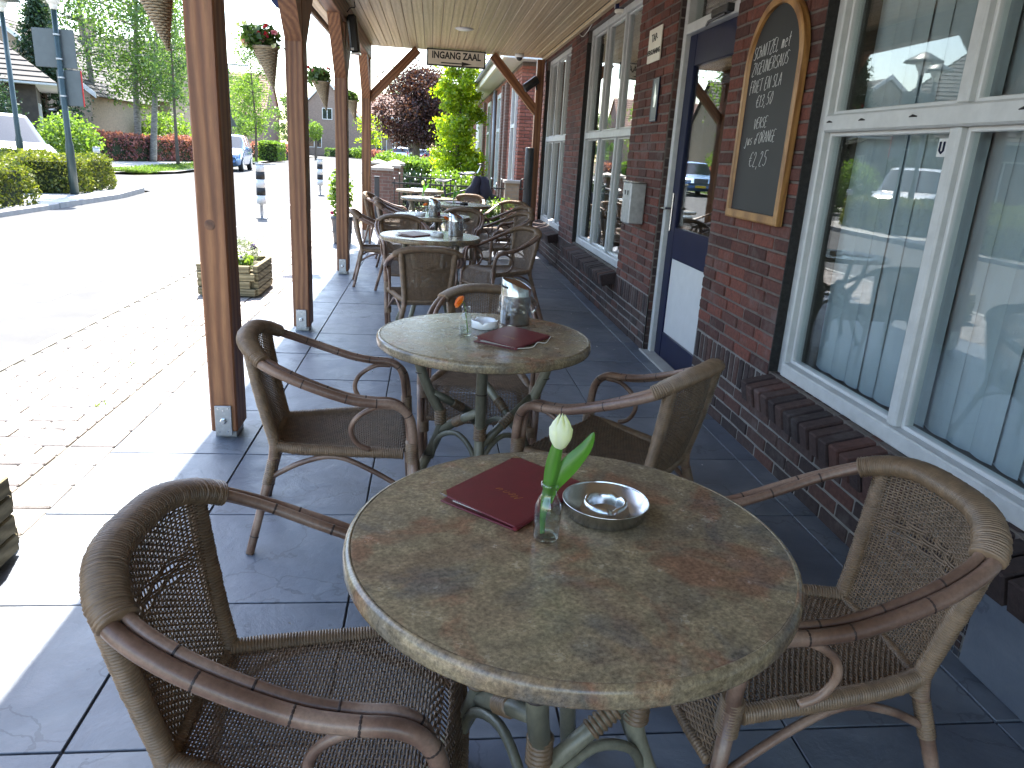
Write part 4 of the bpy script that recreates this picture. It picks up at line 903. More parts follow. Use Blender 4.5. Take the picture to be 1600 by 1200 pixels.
# ================================================================ ON THE WALL AND UNDER THE CANOPY
cb = thing('chalkboard', 'arched chalkboard in a wooden frame listing schnitzel and orange juice', 'chalkboard', (1.65, 3.715, 1.14))
def arch(w, h, n=20): 
    r = w/2; P = [(-r, 0), (-r, h-r)]+[(r*-math.cos(math.pi*k/n), h-r+r*math.sin(math.pi*k/n)) for k in range(1, n)]+[(r, h-r), (r, 0)]; return P
o_ = arch(.635, 1.05); i_ = arch(.55, .965); i_ = [(x, y+.0425) for x, y in i_]; nA = len(o_)
fr = MB(); 
for X, P in ((-.030, o_), (-.034, [(a*.97, b*.985+.008) for a, b in o_]), (-.034, [(a*1.03, b*1.0) for a, b in i_]), (-.018, i_)): fr.v += [(X, -a, b) for a, b in P]
for X, P in ((0, o_),): fr.v += [(X, -a, b) for a, b in P]
order = [4, 0, 1, 2, 3]
for p, q in zip(order, order[1:]):
    for k in range(nA): l = (k+1) % nA; fr.f.append((p*nA+k, p*nA+l, q*nA+l, q*nA+k))
fr.build('frame', 'frame_oak', cb)
bd = MB(); bd.v = [(-.016, -a, b) for a, b in i_]; bd.f = [tuple(range(nA))]; bd.build('board', 'slate_board', cb)
ex, ey = Vector((0, -1, 0)), Vector((0, 0, 1)); rg = random.Random(8)
def cl(t, y0, z0, y1, h):
    wid = 1; probe = MB(); L = strokes(probe, t, (0, 0, 0), ex, ey, 1, 1, .001, random.Random(1)); wid = (y0-y1)/L
    wr = MB(); strokes(wr, t, (-.0172, y0-3.715, z0-1.14), (ex+ey*.06).normalized(), ey, h, wid, .0011, rg, .25); wr.build('chalk_writing', 'chalk', cb, kind='stuff')
cl('SChNITZEL met', 3.968, 1.925, 3.56, .058); cl('ZIGEUNERSAUS', 3.962, 1.848, 3.56, .056); cl('FRIET EN SLA', 3.96, 1.762, 3.60, .056); cl('\u20ac13,50', 3.86, 1.69, 3.665, .056)
cl('VERSE', 3.845, 1.588, 3.69, .048); cl("Jus d'ORANGE", 3.93, 1.508, 3.575, .052); cl('\u20ac2,25', 3.845, 1.40, 3.63, .07)
def plate_text(par, body, size, y, z, x, m='ink', bold=.0, space=1):
    me = text_mesh(body, size, bold, space=space); me.transform(FACE_STREET.to_4x4()); me.materials.clear(); me.materials.append(M[m]); o = link('lettering', me, par, (x, y, z)); return o
tp = thing('licence_plate_sign', 'cream enamel TAP-VERGUNNING plate on the brick pier', 'sign', (1.652, 5.9, 2.24))
MB().bbox(-.012, 0, -.165, .165, -.12, .12, .004).build('plate', 'cream', tp); plate_text(tp, 'TAP-', .075, 0, .025, -.0135, bold=.001); plate_text(tp, 'VERGUNNING', .052, 0, -.065, -.0135, bold=.0008)
bp = thing('enamel_sign', 'narrow navy enamel sign with a white figure on the brick pier', 'sign', (1.652, 5.75, 1.845))
MB().bbox(-.01, 0, -.085, .085, -.155, .155, .004).build('plate', 'navy', bp)
MB().add([(-.0115, -a, b) for a, b in [(.0, .12), (.018, .07), (.035, .03), (.045, .032), (.042, .0), (.04, -.03), (.025, -.055), (-.012, -.05), (-.006, -.02), (-.02, .015), (-.006, .05)]], [tuple(range(11))]).build('white_figure', 'porcelain', bp)
bo = MB(); 
for z_ in (-.145, .143): bo.bbox(-.0125, -.0105, -.078, .078, z_, z_+.003, .0005)
for y_ in (-.078, .075): bo.bbox(-.0125, -.0105, y_, y_+.003, -.142, .143, .0005)
bo.build('border', 'zinc', bp, kind='stuff')
mbx = thing('cigarette_bin', 'brushed steel wall box with slots mounted on the brick pier', 'bin', (1.652, 5.86, .93))
MB().bbox(-.12, 0, -.12, .12, 0, .31, .006).build('body', 'steel_dull', mbx); MB().bbox(-.128, .0, -.125, .125, .31, .325, .004).build('cap', 'steel', mbx)
for y_ in (-.035, .045): MB().box(-.1225, -.1195, y_-.012, y_+.012, .215, .25).build('slot', 'ink', mbx)
wl_ = thing('wall_lantern', 'navy wall lantern with white stripes above the middle window', 'lamp', (1.70, 7.32, 2.80))
lb = MB().lathe([(.0, -.105), (.058, -.105), (.066, -.09), (.068, -.08), (.068, -.0), (.0, 0)], 20).build('shade', 'navy', wl_, True)
for k in range(6): q = R(60*k); MB().bbox(-.003, .003, -.004, .004, -.08, -.002, .001, Matrix.Translation((.069*math.cos(q), .069*math.sin(q), 0)) @ Matrix.Rotation(q, 4, 'Z')).build('stripe', 'porcelain', wl_)
MB().lathe([(.05, -.12), (.064, -.112), (.067, -.095), (.066, -.088)], 20).build('rim', 'cream', wl_, True)
cvn = thing('cellar_vent', 'dark slab and wire mesh covering a cellar vent at the wall foot', 'vent', (1.645, 1.60, 0))
MB().bbox(-.026, -.016, -.17, .13, .01, .275, .003).build('slab', 'slate', cvn)
mw = MB()
for k in range(26): mw.tube([(-.010, -.30+k*.025, .002), (-.012, -.30+k*.025+.004, .30)], .0008, 4)
for k in range(13): mw.tube([(-.012, -.30, .005+k*.0245), (-.012, .33, .005+k*.0245)], .0008, 4)
mw.build('wire_mesh', 'zinc', cvn, kind='stuff')
# hanging entrance sign
sg_ = thing('hanging_sign', 'white INGANG ZAAL sign with black frame and arrow under the canopy end', 'sign', (.325, 11.62, 2.675))
MB().bbox(-.425, .425, -.025, .025, -.115, .115, .004).build('frame', 'ink', sg_); MB().box(-.405, .405, -.0275, -.0255, -.097, .097).build('face', 'cream', sg_)
me = text_mesh('INGANG ZAAL', .128, .0040, space=1.0); me.transform(Matrix.Scale(.82, 4, (1, 0, 0))); me.transform(Matrix(((1, 0, 0), (0, 0, 1), (0, 1, 0))).to_4x4()); me.materials.clear(); me.materials.append(M['ink']); link('lettering', me, sg_, (0, -.0285, -.012))
MB().add([(x, -.0285, z) for x, z in [(-.22, -.062), (.08, -.062), (.08, -.042), (.23, -.054-.016), (.08, -.098), (.08, -.078), (-.22, -.078)]], [tuple(range(7))]).build('arrow', 'ink', sg_)
for x in (-.35, .35): MB().cyl((x, 0, .115), (x, 0, .124), .006).build('hanger', 'iron', sg_)
sp = thing('loudspeaker', 'black column loudspeaker on the inner side of the cracked post', 'speaker', (-.83, 8.5, 2.50))
b = MB().bbox(-.045, .05, -.08, .08, -.19, .17, .02, Matrix.Rotation(R(-6), 4, 'Y')).build('cabinet', 'black', sp); MB().bbox(-.043, .052, -.078, .078, -.205, -.191, .003, Matrix.Rotation(R(-6), 4, 'Y')).build('base_cap', 'porcelain', sp)
MB().bbox(-.02, .012, -.084, -.0815, -.17, -.145, .001).build('badge', 'porcelain', sp); MB().tube([(-.075, 0, .12), (-.04, 0, .12)], .01, 8).build('bracket', 'iron', sp)
MB().tube(catmull([(-.06, -.03, .19), (-.02, -.05, .23), (.02, -.04, .24), (.01, 0, .297)], 5), .005, 6).build('cable', 'black', sp, True)
cl_ = thing('ceiling_lamp', 'flat white round lamp recessed in the pine ceiling', 'lamp', (.353, 9.7, 2.80)); MB().lathe([(0, -.022), (.075, -.020), (.095, -.010), (.098, -.0015)], 28).build('diffuser', 'milk', cl_, True); MB().lathe([(.099, -.0015), (.11, -.008), (.113, -.0015)], 28, closed=True).build('ring', 'white', cl_, True)
dc = thing('dome_camera', 'small white dome camera under the canopy end', 'camera', (1.24, 11.6, 2.799)); MB().lathe([(.065, 0), (.07, -.01), (.068, -.04), (.05, -.05)], 20).build('housing', 'milk', dc, True); MB().lathe([(.046, -.05), (.04, -.075), (.022, -.092), (0, -.096)], 18, closed=True).build('dome', 'black', dc, True)
sl = thing('spotlight', 'black cylindrical spotlight on the slim wall post', 'lamp', (1.50, 11.66, 2.42)); MB().tube([(-.17, -.07, -.09), (-.16, -.07, -.085), (.02, -.05, .05), (.03, -.05, .055)], [.05, .062, .062, .05], 16).build('barrel', 'black', sl, True); MB().tube([(-.01, -.02, .03), (.02, .0, -.05), (.03, .0, -.09)], .012, 8).build('bracket', 'iron', sl)
wc = MB().tube(catmull([(1.645, 8.4, 2.75), (1.635, 8.6, 2.70), (1.64, 8.85, 2.69), (1.648, 9.1, 2.745)], 6), .004, 6).build('cable', 'white', None, True); tag(wc, 'thin white cable sagging under the ceiling trim', 'cable')
# anthracite side screen cassette
ss = thing('side_screen', 'anthracite roller screen cassette standing at the terrace end', 'screen', (1.46, 11.5, 0)); MB().lathe([(.066, .0), (.066, 1.50), (.062, 1.51), (.0, 1.512)], 20).build('cassette', 'anthracite', ss, True); MB().bbox(-.05, .05, -.05, .05, 0, .02, .004).build('foot', 'steel_dull', ss)
MB().tube(catmull([(-.06, -.03, 1.05), (-.105, -.04, 1.04), (-.115, -.04, .98), (-.105, -.04, .92), (-.06, -.03, .91)], 4), .01, 8).build('handle', 'black', ss, True)
gl = np.random.default_rng(77); n = 46; px_ = np.where(gl.random(n) < .6, gl.uniform(1.1, 1.6, n), gl.uniform(-.9, 1.1, n)); py_ = gl.uniform(1.6, 9, n)
o = link('floor_litter', leaf_mesh('floor_litter', 'paper', leaves_np(np.stack([px_, py_, np.full(n, .0045)], 1), .013, gl, .6, flat=.85))); o['kind'] = 'stuff'; o['label'] = 'scattered pale crumbs and petals on the slate floor'; o['category'] = 'litter'
# wooden planters
board = {}
def planter(x, y, w, d, lab):
    t = thing('wooden_planter', lab, 'planter', (x, y, 0), 0, 'interlocking wooden planters'); h = .066; rp = random.Random(int(y*10))
    for k in range(4):
        a = 0 if k % 2 else .045; b = .045-a; z0 = .015+k*.07
        for s_ in (-1, 1):
            MB().bbox(-w/2+b, w/2-b, s_*d/2-.022, s_*d/2+.022, z0, z0+h, .005).build('board', 'planter', t)
            MB().bbox(s_*w/2-.022, s_*w/2+.022, -d/2+a*.0+.0225*(1 if k % 2 == 0 else 1), d/2-.0225, z0+.0005, z0+h-.0005, .005).build('board', 'planter', t)
    MB().box(-w/2+.02, w/2-.02, -d/2+.02, d/2-.02, .02, .245).build('soil', 'soil', t); return t
def bush(name, m, par, c, r, n, size, seed, flat=0, aspect=.55, loc=None, shell=.6):
    g = np.random.default_rng(seed); p = g.normal(size=(n, 3)); p /= np.linalg.norm(p, axis=1)[:, None]; p *= (shell+(1-shell)*g.uniform(0, 1, (n, 1)))*(.8+.35*g.uniform(0, 1, (n, 1))); p = p*np.array(r)+np.array(c)
    return link(name, leaf_mesh(name, m, leaves_np(p, size, g, flat=flat, aspect=aspect)), par, loc)
def pansy(par, x, y, z, m, seed, n=1, s=.03):
    for k in range(n):
        mb = MB(); fc = Vector((.35, -.8, .45)).normalized(); a = fc.cross(Vector((0, 0, 1))).normalized(); b = a.cross(fc)
        for j in range(5): q = j*1.257+seed; petal(mb, Vector((x, y, z)), a*math.cos(q)+b*math.sin(q)+fc*.1, fc, s, s*1.15, lambda t_: 0, 3)
        f_ = mb.build('bloom', m, par, True); mb = MB()
        for j in range(5): q = j*1.257+seed+.2; petal(mb, Vector((x, y, z))+fc*.004, a*math.cos(q)+b*math.sin(q)+fc*.1, fc, s*.45, s*.4, lambda t_: 0, 3)
        mb.build('bloom_eye', 'petal_purple', f_, True)
pA = planter(-1.83, 7.29, .50, .68, 'wooden box planter with pansies and lavender next to the kerb')
bush('lavender', 'grey_leaf', pA, (.03, .10, .36), (.2, .24, .13), 1500, .035, 3, aspect=.18); bush('pansy_foliage', 'shrub', pA, (.02, -.2, .30), (.2, .12, .09), 700, .04, 4)
for x, y, z, m, s_ in ((.12, -.27, .36, 'petal_white', .3), (.07, -.3, .375, 'petal_white', 1.1), (-.02, -.24, .40, 'petal_yellow', .8), (-.12, -.28, .36, 'petal_yellow', 2), (.16, .05, .42, 'petal_purple', 1)): pansy(pA, x, y, z, m, s_)
pB = planter(-1.635, 2.055, .50, .72, 'wooden box planter beside the slate edge, nearest the chair with the wide rim'); bush('foliage', 'shrub', pB, (-.05, .0, .30), (.18, .28, .09), 900, .04, 6)
for k in range(7): pansy(pB, -.2+.05*k, -.25+.08*k, .38+.01*(k % 3), 'petal_yellow' if k % 2 else 'petal_white', k)
# dark pot with shrub
pt = thing('potted_shrub', 'dark ribbed pot with a bright green shrub at the pavement edge', 'plant', (-1.28, 11.25, 0)); MB().lathe([(.115, 0), (.13, .02), (.135, .15), (.145, .17), (.14, .19), (.15, .33), (.165, .35), (.165, .39), (.15, .40), (.13, .37), (0, .36)], 28).build('pot', 'pot', pt, True)
bush('foliage', 'lime', pt, (-.02, 0, .72), (.2, .2, .36), 650, .075, 12, shell=.3); MB().tube([(0, 0, .35), (.02, 0, .6), (-.01, .01, .95)], [.012, .01, .006], 6).build('stem', 'bark', pt, True)
pansy(pt, -.13, -.12, .45, 'petal_red', 1); 
# hanging cone baskets
def basket(y, lab, blooms, seed):
    t = thing('hanging_basket', lab, 'basket', (-1.16, y, 1.73), 0, 'wicker cone baskets on the posts'); h, r = .27, .085; mb = MB(); nr_ = 26
    for j in range(nr_):
        f = (j+.6)/nr_; P = []
        for k in range(32): q = 2*math.pi*k/32; rr = max(.006, r*f)+.0025*(1 if (k//2+j) % 2 else -1); P.append((rr*math.cos(q)*1.0+.05*(1-f), rr*math.sin(q), h*f))
        mb.tube(P, .0052, 4, closed=True)
    mb.build('cone', 'wicker', t, True); st = MB()
    for k in range(16): q = 2*math.pi*k/16; st.tube([(.05, 0, .005), (r*math.cos(q), r*math.sin(q), h+.005)], .003, 4)
    st.build('stakes', 'wicker_dark', t); MB().tube([(r*math.cos(2*math.pi*k/24), r*math.sin(2*math.pi*k/24), h+.004) for k in range(24)], .009, 6, closed=True).build('rim', 'wicker', t, True)
    MB().tube([(.07, 0, .29), (.115, 0, .30), (.133, 0, .27)], .005, 6).build('hook', 'iron', t)
    bush('foliage', 'birch', t, (-.03, 0, .33), (.14, .12, .10), 420, .055, seed, shell=.3)
    g = random.Random(seed)
    for m, n in blooms:
        for k in range(n):
            mb = MB(); c = Vector((g.uniform(-.19, .09), g.uniform(-.11, .08), g.uniform(.27, .44)))
            for j in range(6): d = Vector((g.gauss(0, 1), g.gauss(0, 1)-.3, g.gauss(0, 1))).normalized(); petal(mb, c, d, Vector((g.gauss(0, 1), 1, .4)), .026, .024, lambda t_: 0, 2)
            mb.build('bloom', m, t, True)
basket(3.52, 'wicker cone basket hung on the knotty post', [('petal_white', 4)], 21); basket(5.72, 'wicker cone basket with white and pink flowers on the second post', [('petal_white', 7), ('petal_pink', 3), ('petal_red', 4)], 22)
basket(8.45, 'wicker cone basket with red geraniums on the cracked post', [('petal_red', 5), ('petal_pink', 5)], 23); basket(11.55, 'wicker cone basket with few blooms on the corner post', [('petal_yellow', 2)], 24)
# navy swag sign beyond the eaves
nv = thing('eave_sign', 'navy round-edged sign with white bands hanging outside the eaves', 'sign', (-1.50, 9.9, 2.70)); mb = MB(); P = [(.0, .45), (-.42, .45), (-.42, .32), (-.30, .18), (-.22, .16), (-.14, .05), (-.05, .02), (0, .02)]
mb.v = [(x, y_, z) for y_ in (-.03, .03) for x, z in P]; n = len(P); mb.f = [tuple(range(n))[::-1], tuple(range(n, 2*n))]+[(k, (k+1) % n, n+(k+1) % n, n+k) for k in range(n)]; mb.build('panel', 'navy', nv)
for z in (.2, .34): MB().box(-.24 if z < .3 else -.41, -.01, -.0325, -.0305, z, z+.018).build('white_band', 'porcelain', nv)
nv.location = (-1.56, 9.9, 2.72)

# ================================================================ THE STREET
def bollard(x, y, lab):
    t = thing('bollard', lab, 'bollard', (x, y, -.02), 0, 'black and white flexible bollards'); r = .085
    MB().lathe([(.03, 0), (.028, .24), (.05, .27)], 12).build('stem', 'steel_dull', t, True)
    zs = [.27, .42, .56, .71, .85, .985]
    for k in range(5): MB().lathe([(r-.004*k*.3, zs[k]), (r-.004*(k+1)*.3, zs[k+1])], 20).build('band', 'ink' if k % 2 else 'white', t, True)
    MB().lathe([(r+.004, .985), (r+.004, 1.0), (.02, 1.005), (.02, 1.02), (0, 1.02)], 20).build('cap', 'steel_dull', t, True); MB().bbox(-.1, .1, -.1, .1, 0, .012, .004).build('base', 'steel_dull', t)
bollard(-3.17, 14.74, 'black and white banded bollard at the road edge before the blue car'); bollard(-3.17, 22.5, 'black and white banded bollard further along the near road edge'); bollard(-8.6, 21.0, 'black and white banded bollard behind the clipped hedge')
def hedge(name, lab, pts, h, m, n, size, seed, core='hedge_core', cat='hedge', z0=.06, rough=.06):
    """pts: outline (x, y) of the block"""
    t = thing(name, lab, cat, (pts[0][0], pts[0][1], z0)); o = np.array(pts[0]); g = np.random.default_rng(seed); P = np.array(pts, float); k = len(P); c = P.mean(0)
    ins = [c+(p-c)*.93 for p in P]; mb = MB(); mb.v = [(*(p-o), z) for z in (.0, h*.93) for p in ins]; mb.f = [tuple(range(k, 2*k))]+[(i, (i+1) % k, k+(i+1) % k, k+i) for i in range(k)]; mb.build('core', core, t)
    per = [np.linalg.norm(P[(i+1) % k]-P[i]) for i in range(k)]; A = .5*abs(sum(P[i][0]*P[(i+1) % k][1]-P[(i+1) % k][0]*P[i][1] for i in range(k))); tot = sum(per)*h+A; V = []
    nt_ = int(n*A/tot); q = []
    mn, mx = P.min(0), P.max(0)
    while len(q) < nt_:
        p = g.uniform(mn, mx); s_ = 0
        ok = all((P[(i+1) % k][0]-P[i][0])*(p[1]-P[i][1])-(P[(i+1) % k][1]-P[i][1])*(p[0]-P[i][0]) > 0 for i in range(k)) or all((P[(i+1) % k][0]-P[i][0])*(p[1]-P[i][1])-(P[(i+1) % k][1]-P[i][1])*(p[0]-P[i][0]) < 0 for i in range(k))
        if ok: q.append(p)
    q = np.array(q).reshape(-1, 2); wob = rough*(np.sin(q[:, 0]*3.1)+np.sin(q[:, 1]*2.3+1)+np.sin(q[:, 0]*7+q[:, 1]*5))*.5
    V.append(np.column_stack([q-o, h+wob+g.normal(0, rough*.5, len(q))]))
    for i in range(k):
        m_ = int(n*per[i]*h/tot); u = g.uniform(0, 1, m_)[:, None]; p = P[i]+(P[(i+1) % k]-P[i])*u; nn = p-c; nn /= np.linalg.norm(nn, axis=1)[:, None]; z = g.uniform(0, 1, m_)**.85*h
        p = p+nn*(rough*(np.sin(u*per[i]*4)+np.sin(z*9)[:, None]*.6)+g.normal(0, rough*.5, (m_, 1))); V.append(np.column_stack([p-o, z]))
    link('foliage', leaf_mesh('foliage', m, leaves_np(np.concatenate(V), size, g)), t); return t
hedge('clipped_hedge', 'low clipped hedge block nearest the road on the opposite corner', [(-7.0, 12.3), (-7.08, 14.55), (-11.5, 14.45), (-12, 9.5), (-7.0, 9.5)], .62, 'hedge', 24000, .07, 1)
hedge('clipped_hedge', 'broad clipped hedge island around the sign post', [(-7.55, 17.15), (-7.6, 19.2), (-8.3, 20.6), (-12.5, 20.8), (-13.5, 16.2), (-9, 16.2)], .70, 'hedge', 34000, .07, 2)
hedge('barberry_hedge', 'long reddish barberry hedge in front of the birches', [(-18.5, 32.5), (-17.3, 31.8), (-12.6, 46), (-14.4, 47)], 1.12, 'barberry', 15000, .13, 3, rough=.12)
hedge('barberry_hedge', 'short red barberry hedge by the young street tree', [(-13.6, 60), (-11.9, 60), (-11.6, 70), (-13.6, 70)], 1.0, 'barberry', 4000, .16, 4, rough=.1)
hedge('garden_hedge', 'bright green garden hedge behind the iron fence', [(-1.9, 26.5), (1.4, 25.5), (1.4, 28.5), (-1.9, 29)], .95, 'lime', 12000, .11, 5, rough=.1)
hedge('garden_hedge', 'low dark hedge in front of the brown houses', [(-12, 89.5), (4, 89.5), (4, 90.6), (-12, 90.6)], .8, 'birch', 5000, .2, 6)
hedge('garden_hedge', 'green block hedge behind the blue car', [(-11.9, 55), (-10.6, 55), (-10.6, 58), (-11.9, 58)], 1.2, 'lime', 2500, .14, 16)
def shrub(lab, x, y, r, h, m, n, size, seed, z=.0):
    t = thing('shrub', lab, 'shrub', (x, y, z)); bush('foliage', m, t, (0, 0, h*.52), (r, r, h*.52), n, size, seed, shell=.55); MB().tube([(0, 0, 0), (.02, 0, h*.6)], [.04, .015], 6).build('stem', 'bark', t); return t
shrub('light green round shrub behind the iron fence', .45, 18.6, .75, .95, 'lime', 3500, .08, 31); shrub('dark round shrub behind the brick pillars', -.45, 18.4, .55, .85, 'conifer', 2500, .09, 32); shrub('dark shrub under the golden tree', 1.0, 23.5, .5, 1.0, 'conifer', 1500, .1, 33)
shrub('pale leafy bush beside the white van', -11.6, 26.2, 1.0, 1.8, 'lime', 4000, .12, 34); shrub('leafy bush at the end of the barberry hedge', -15.2, 31.0, 1.0, 1.3, 'shrub', 2600, .12, 35); shrub('clipped green dome against the dark bungalow', -14.0, 26.4, 1.0, 3.0, 'conifer', 6000, .1, 36)
shrub('yellow-green garden shrub behind the birches', -15.4, 47.5, 1.6, 2.6, 'lime', 2500, .2, 37); shrub('rounded green shrub by the brown house', -8.2, 88.2, .9, 1.2, 'lime', 700, .22, 38); shrub('rusty brown shrub by the brown house', -6.2, 88.2, 1.0, 1.1, 'barberry', 700, .22, 39); shrub('green shrub beside the brown house window', -4.3, 88.2, .9, 1.2, 'lime', 600, .22, 40)
fb = thing('flower_bed', 'bed of white and pink flowers at the terrace end', 'flowers', (1.25, 13.15, 0)); MB().bbox(-.5, .35, -.2, .25, 0, .22, .01).build('trough', 'pot', fb); bush('foliage', 'lime', fb, (-.1, 0, .42), (.5, .22, .24), 1500, .07, 41, shell=.3); bush('pink_blooms', 'petal_red', fb, (.22, -.08, .42), (.2, .14, .10), 160, .05, 42); bush('white_blooms', 'petal_white', fb, (-.25, -.12, .48), (.3, .12, .14), 120, .05, 43)
def tree(name, lab, x, y, h, trunk_r, clear, cr, ch, m, nl, size, seed, bark='bark', lean=(0, 0), droop=0, nb=26, clump=.45, z=.0, cat='tree', cz=None, twig=True):
    t = thing(name, lab, cat, (x, y, z)); g = np.random.default_rng(seed); rg = random.Random(seed); top = Vector((lean[0], lean[1], h*.93))
    tp_ = catmull([(0, 0, 0), (lean[0]*.2+rg.uniform(-.08, .08), lean[1]*.2, h*.3), (lean[0]*.6+rg.uniform(-.1, .1), lean[1]*.6, h*.62), tuple(top)], 5)
    MB().tube(tp_, [trunk_r*(1-.9*i/(len(tp_)-1)) for i in range(len(tp_))], 8).build('trunk', bark, t, True); br = MB(); ends = []
    for k in range(nb):
        f = clear+(1-clear)*(k+.5)/nb; i = min(len(tp_)-1, int(f*(len(tp_)-1))); p = tp_[i]; q = k*2.399+rg.uniform(-.4, .4); prof = math.sin(math.pi*min(.97, .12+.86*(f-clear)/(1-clear)))**.7 if ch is None else ch((f-clear)/(1-clear))
        L = cr*prof*rg.uniform(.7, 1.12); e = p+Vector((math.cos(q)*L, math.sin(q)*L, L*rg.uniform(.05, .5)-droop*L)); mid = p.lerp(e, .5)+Vector((0, 0, .12*L)); br.tube([p, mid, e], [trunk_r*.3*(1-f*.5), trunk_r*.18, trunk_r*.05], 5); ends += [(e, L), (mid, L*.8)]
    br.build('limbs', bark, t, True); per = nl//len(ends); V = []
    for e, L in ends:
        s_ = max(.15, clump*cr*.5)*rg.uniform(.6, 1.25); n = int(per*rg.uniform(.5, 1.5)); p = g.normal(size=(n, 3))*np.array([s_, s_, s_*(.75 if droop == 0 else 1.2)])*.62+np.array(e); 
        if droop: p[:, 2] -= np.abs(g.normal(0, droop*.9, n))
        V.append(p)
    link('crown', leaf_mesh('crown', m, leaves_np(np.concatenate(V), size, g)), t); return t
tree('birch_tree', 'tall birch with dark peeling trunk behind the barberry hedge', -15.1, 42, 13, .2, .36, 2.6, None, 'birch', 8500, .17, 51, 'birch_bark', (.9, 0), .35, 34, .5)
tree('birch_tree', 'slanting birch beside the tall one, drooping light foliage', -14.1, 41, 9.5, .19, .42, 1.9, None, 'lime', 5200, .15, 52, 'birch_bark', (1.1, .3), .4, 26, .5)
tree('birch_tree', 'large birch crown left of the house with white doors', -17.6, 43.5, 12, .2, .42, 2.2, None, 'birch', 5200, .17, 58, 'birch_bark', (-.4, 0), .3, 30, .5)
tree('young_tree', 'thin staked young tree on the grass verge', -11.72, 37.3, 8, .09, .45, 1.2, None, 'birch', 3500, .13, 53, 'bark', (0, 0), .2, 20, .6)
tree('young_tree', 'young street tree with feathery crown beyond the blue car', -11.4, 52, 8.6, .09, .28, 1.35, None, 'lime', 5000, .14, 54, 'bark', (0, 0), .1, 24, .6)
tree('purple_tree', 'dark purple-leaved round tree in front of the parked cars', -.72, 40, 5.25, .26, .33, 1.95, None, 'purple_leaf', 17000, .15, 55, 'bark', (0, 0), 0, 36, .55)
tree('purple_tree', 'second purple-leaved tree standing half behind the golden one', .55, 42, 5.0, .22, .36, 1.3, None, 'purple_leaf', 6000, .15, 56, 'bark', (.1, 0), 0, 22, .55)
tree('golden_tree', 'narrow upright tree with glowing yellow-green leaves by the neighbouring house', .78, 21.5, 4.3, .09, .12, .62, lambda f: .75+.3*math.sin(f*9)*.4+.25*(1-abs(2*f-1)), 'gold_leaf', 16000, .10, 57, 'bark', (-.05, 0), 0, 44, .62)
tree('spruce_tree', 'dark spruce rising behind the dark bungalow', -16.6, 36, 7.2, .16, .12, 2.0, lambda f: 1.05-f, 'conifer', 9000, .16, 59, 'bark', (0, 0), .25, 40, .35)
tree('lime_sapling', 'light green low branch tree by the parked white car', -3.4, 44, 3.2, .07, .5, .9, None, 'gold_leaf', 1200, .14, 60)
for i, (x, y, h, m, lab) in enumerate([(-17, 74, 7, 'lime', 'light green tree beyond the blue car'), (-20, 80, 8, 'birch', 'mid green tree beyond the red barberry'), (-14.5, 82, 6, 'birch', 'small dark green tree at the end of the street'), (-25, 70, 9, 'birch', 'broad green tree far behind the birches'), (-4.5, 112, 10, 'birch', 'green tree rising behind the brown houses'), (5, 92, 8, 'conifer', 'dark tree behind the parked cars'), (1.5, 90, 7, 'conifer', 'dark tree behind the purple tree')]):
    tree('street_tree', lab, x, y, h, .16, .25, h*.28, None, m, 2400, .26, 70+i, nb=20, clump=.7)
lt = thing('lollipop_tree', 'small clipped ball tree on a bare trunk before the brown house', 'tree', (-9.9, 68, 0)); MB().tube([(0, 0, 0), (.03, 0, 1.8)], [.12, .1], 8).build('trunk', 'bark', lt); bush('crown', 'lime', lt, (0, 0, 2.35), (.62, .62, .75), 1500, .14, 80, shell=.7)
lt = thing('lollipop_tree', 'second clipped ball tree at the far street corner', 'tree', (-15.3, 66, 0)); MB().tube([(0, 0, 0), (.03, 0, 1.8)], [.12, .1], 8).build('trunk', 'bark', lt); bush('crown', 'birch', lt, (0, 0, 2.35), (.7, .7, .75), 1500, .14, 81, shell=.7)
# poles, lamps and signs
def lamp_post(x, y, h, lab, head=True):
    t = thing('lamp_post', lab, 'street lamp', (x, y, .06)); MB().lathe([(.085, 0), (.08, 1.0), (.06, 1.1), (.05, h)], 14).build('pole', 'pole_green', t, True)
    if head: MB().lathe([(.06, h-.05), (.08, h+.05), (.16, h+.22)], 20).build('collar', 'milk', t, True); MB().lathe([(.42, h+.22), (.40, h+.25), (.1, h+.42), (0, h+.45)], 24).build('hat', 'pole_green', t, True); MB().lathe([(.10, h+.05), (.17, h+.215)], 18).build('diffuser', 'milk', t, True)
    return t
lamp_post(-10.25, 20.6, 3.95, 'green lamp post with pointed hat behind the clipped hedge')
sgp = lamp_post(-7.5, 17.03, 3.62, 'green lamp post carrying two grey sign backs at the hedge island')
MB().bbox(-.50, .30, .07, .085, 2.50, 3.23, .01).build('sign_panel', 'sign_grey', sgp); q = MB().bbox(-.12, .345, .07, .085, 1.78, 2.47, .01).build('sign_panel', 'sign_grey', sgp); MB().bbox(.346, .366, .066, .09, 1.78, 2.47, .003).build('red_edge', 'red_paint', q)
for z in (1.95, 2.3, 2.65, 3.1): MB().lathe([(.064, z), (.064, z+.03)], 12).build('clamp', 'steel_dull', sgp)
dp = thing('direction_post', 'slim pole with a crossbar and triangular sign back near the young tree', 'sign', (-12.4, 50, 0)); MB().lathe([(.05, 0), (.045, 5.7)], 10).build('pole', 'pole_green', dp); MB().bbox(0, 1.25, -.03, .03, 5.62, 5.72, .01).build('crossbar', 'steel_dull', dp); MB().add([(-.4, -.06, 1.6+.5), (.4, -.06, 1.6+.5), (0, -.06, 2.9), (-.4, -.08, 2.1), (.4, -.08, 2.1), (0, -.08, 2.9)], [(0, 1, 2), (5, 4, 3), (0, 3, 4, 1), (1, 4, 5, 2), (2, 5, 3, 0)]).build('triangle_sign', 'sign_grey', dp)
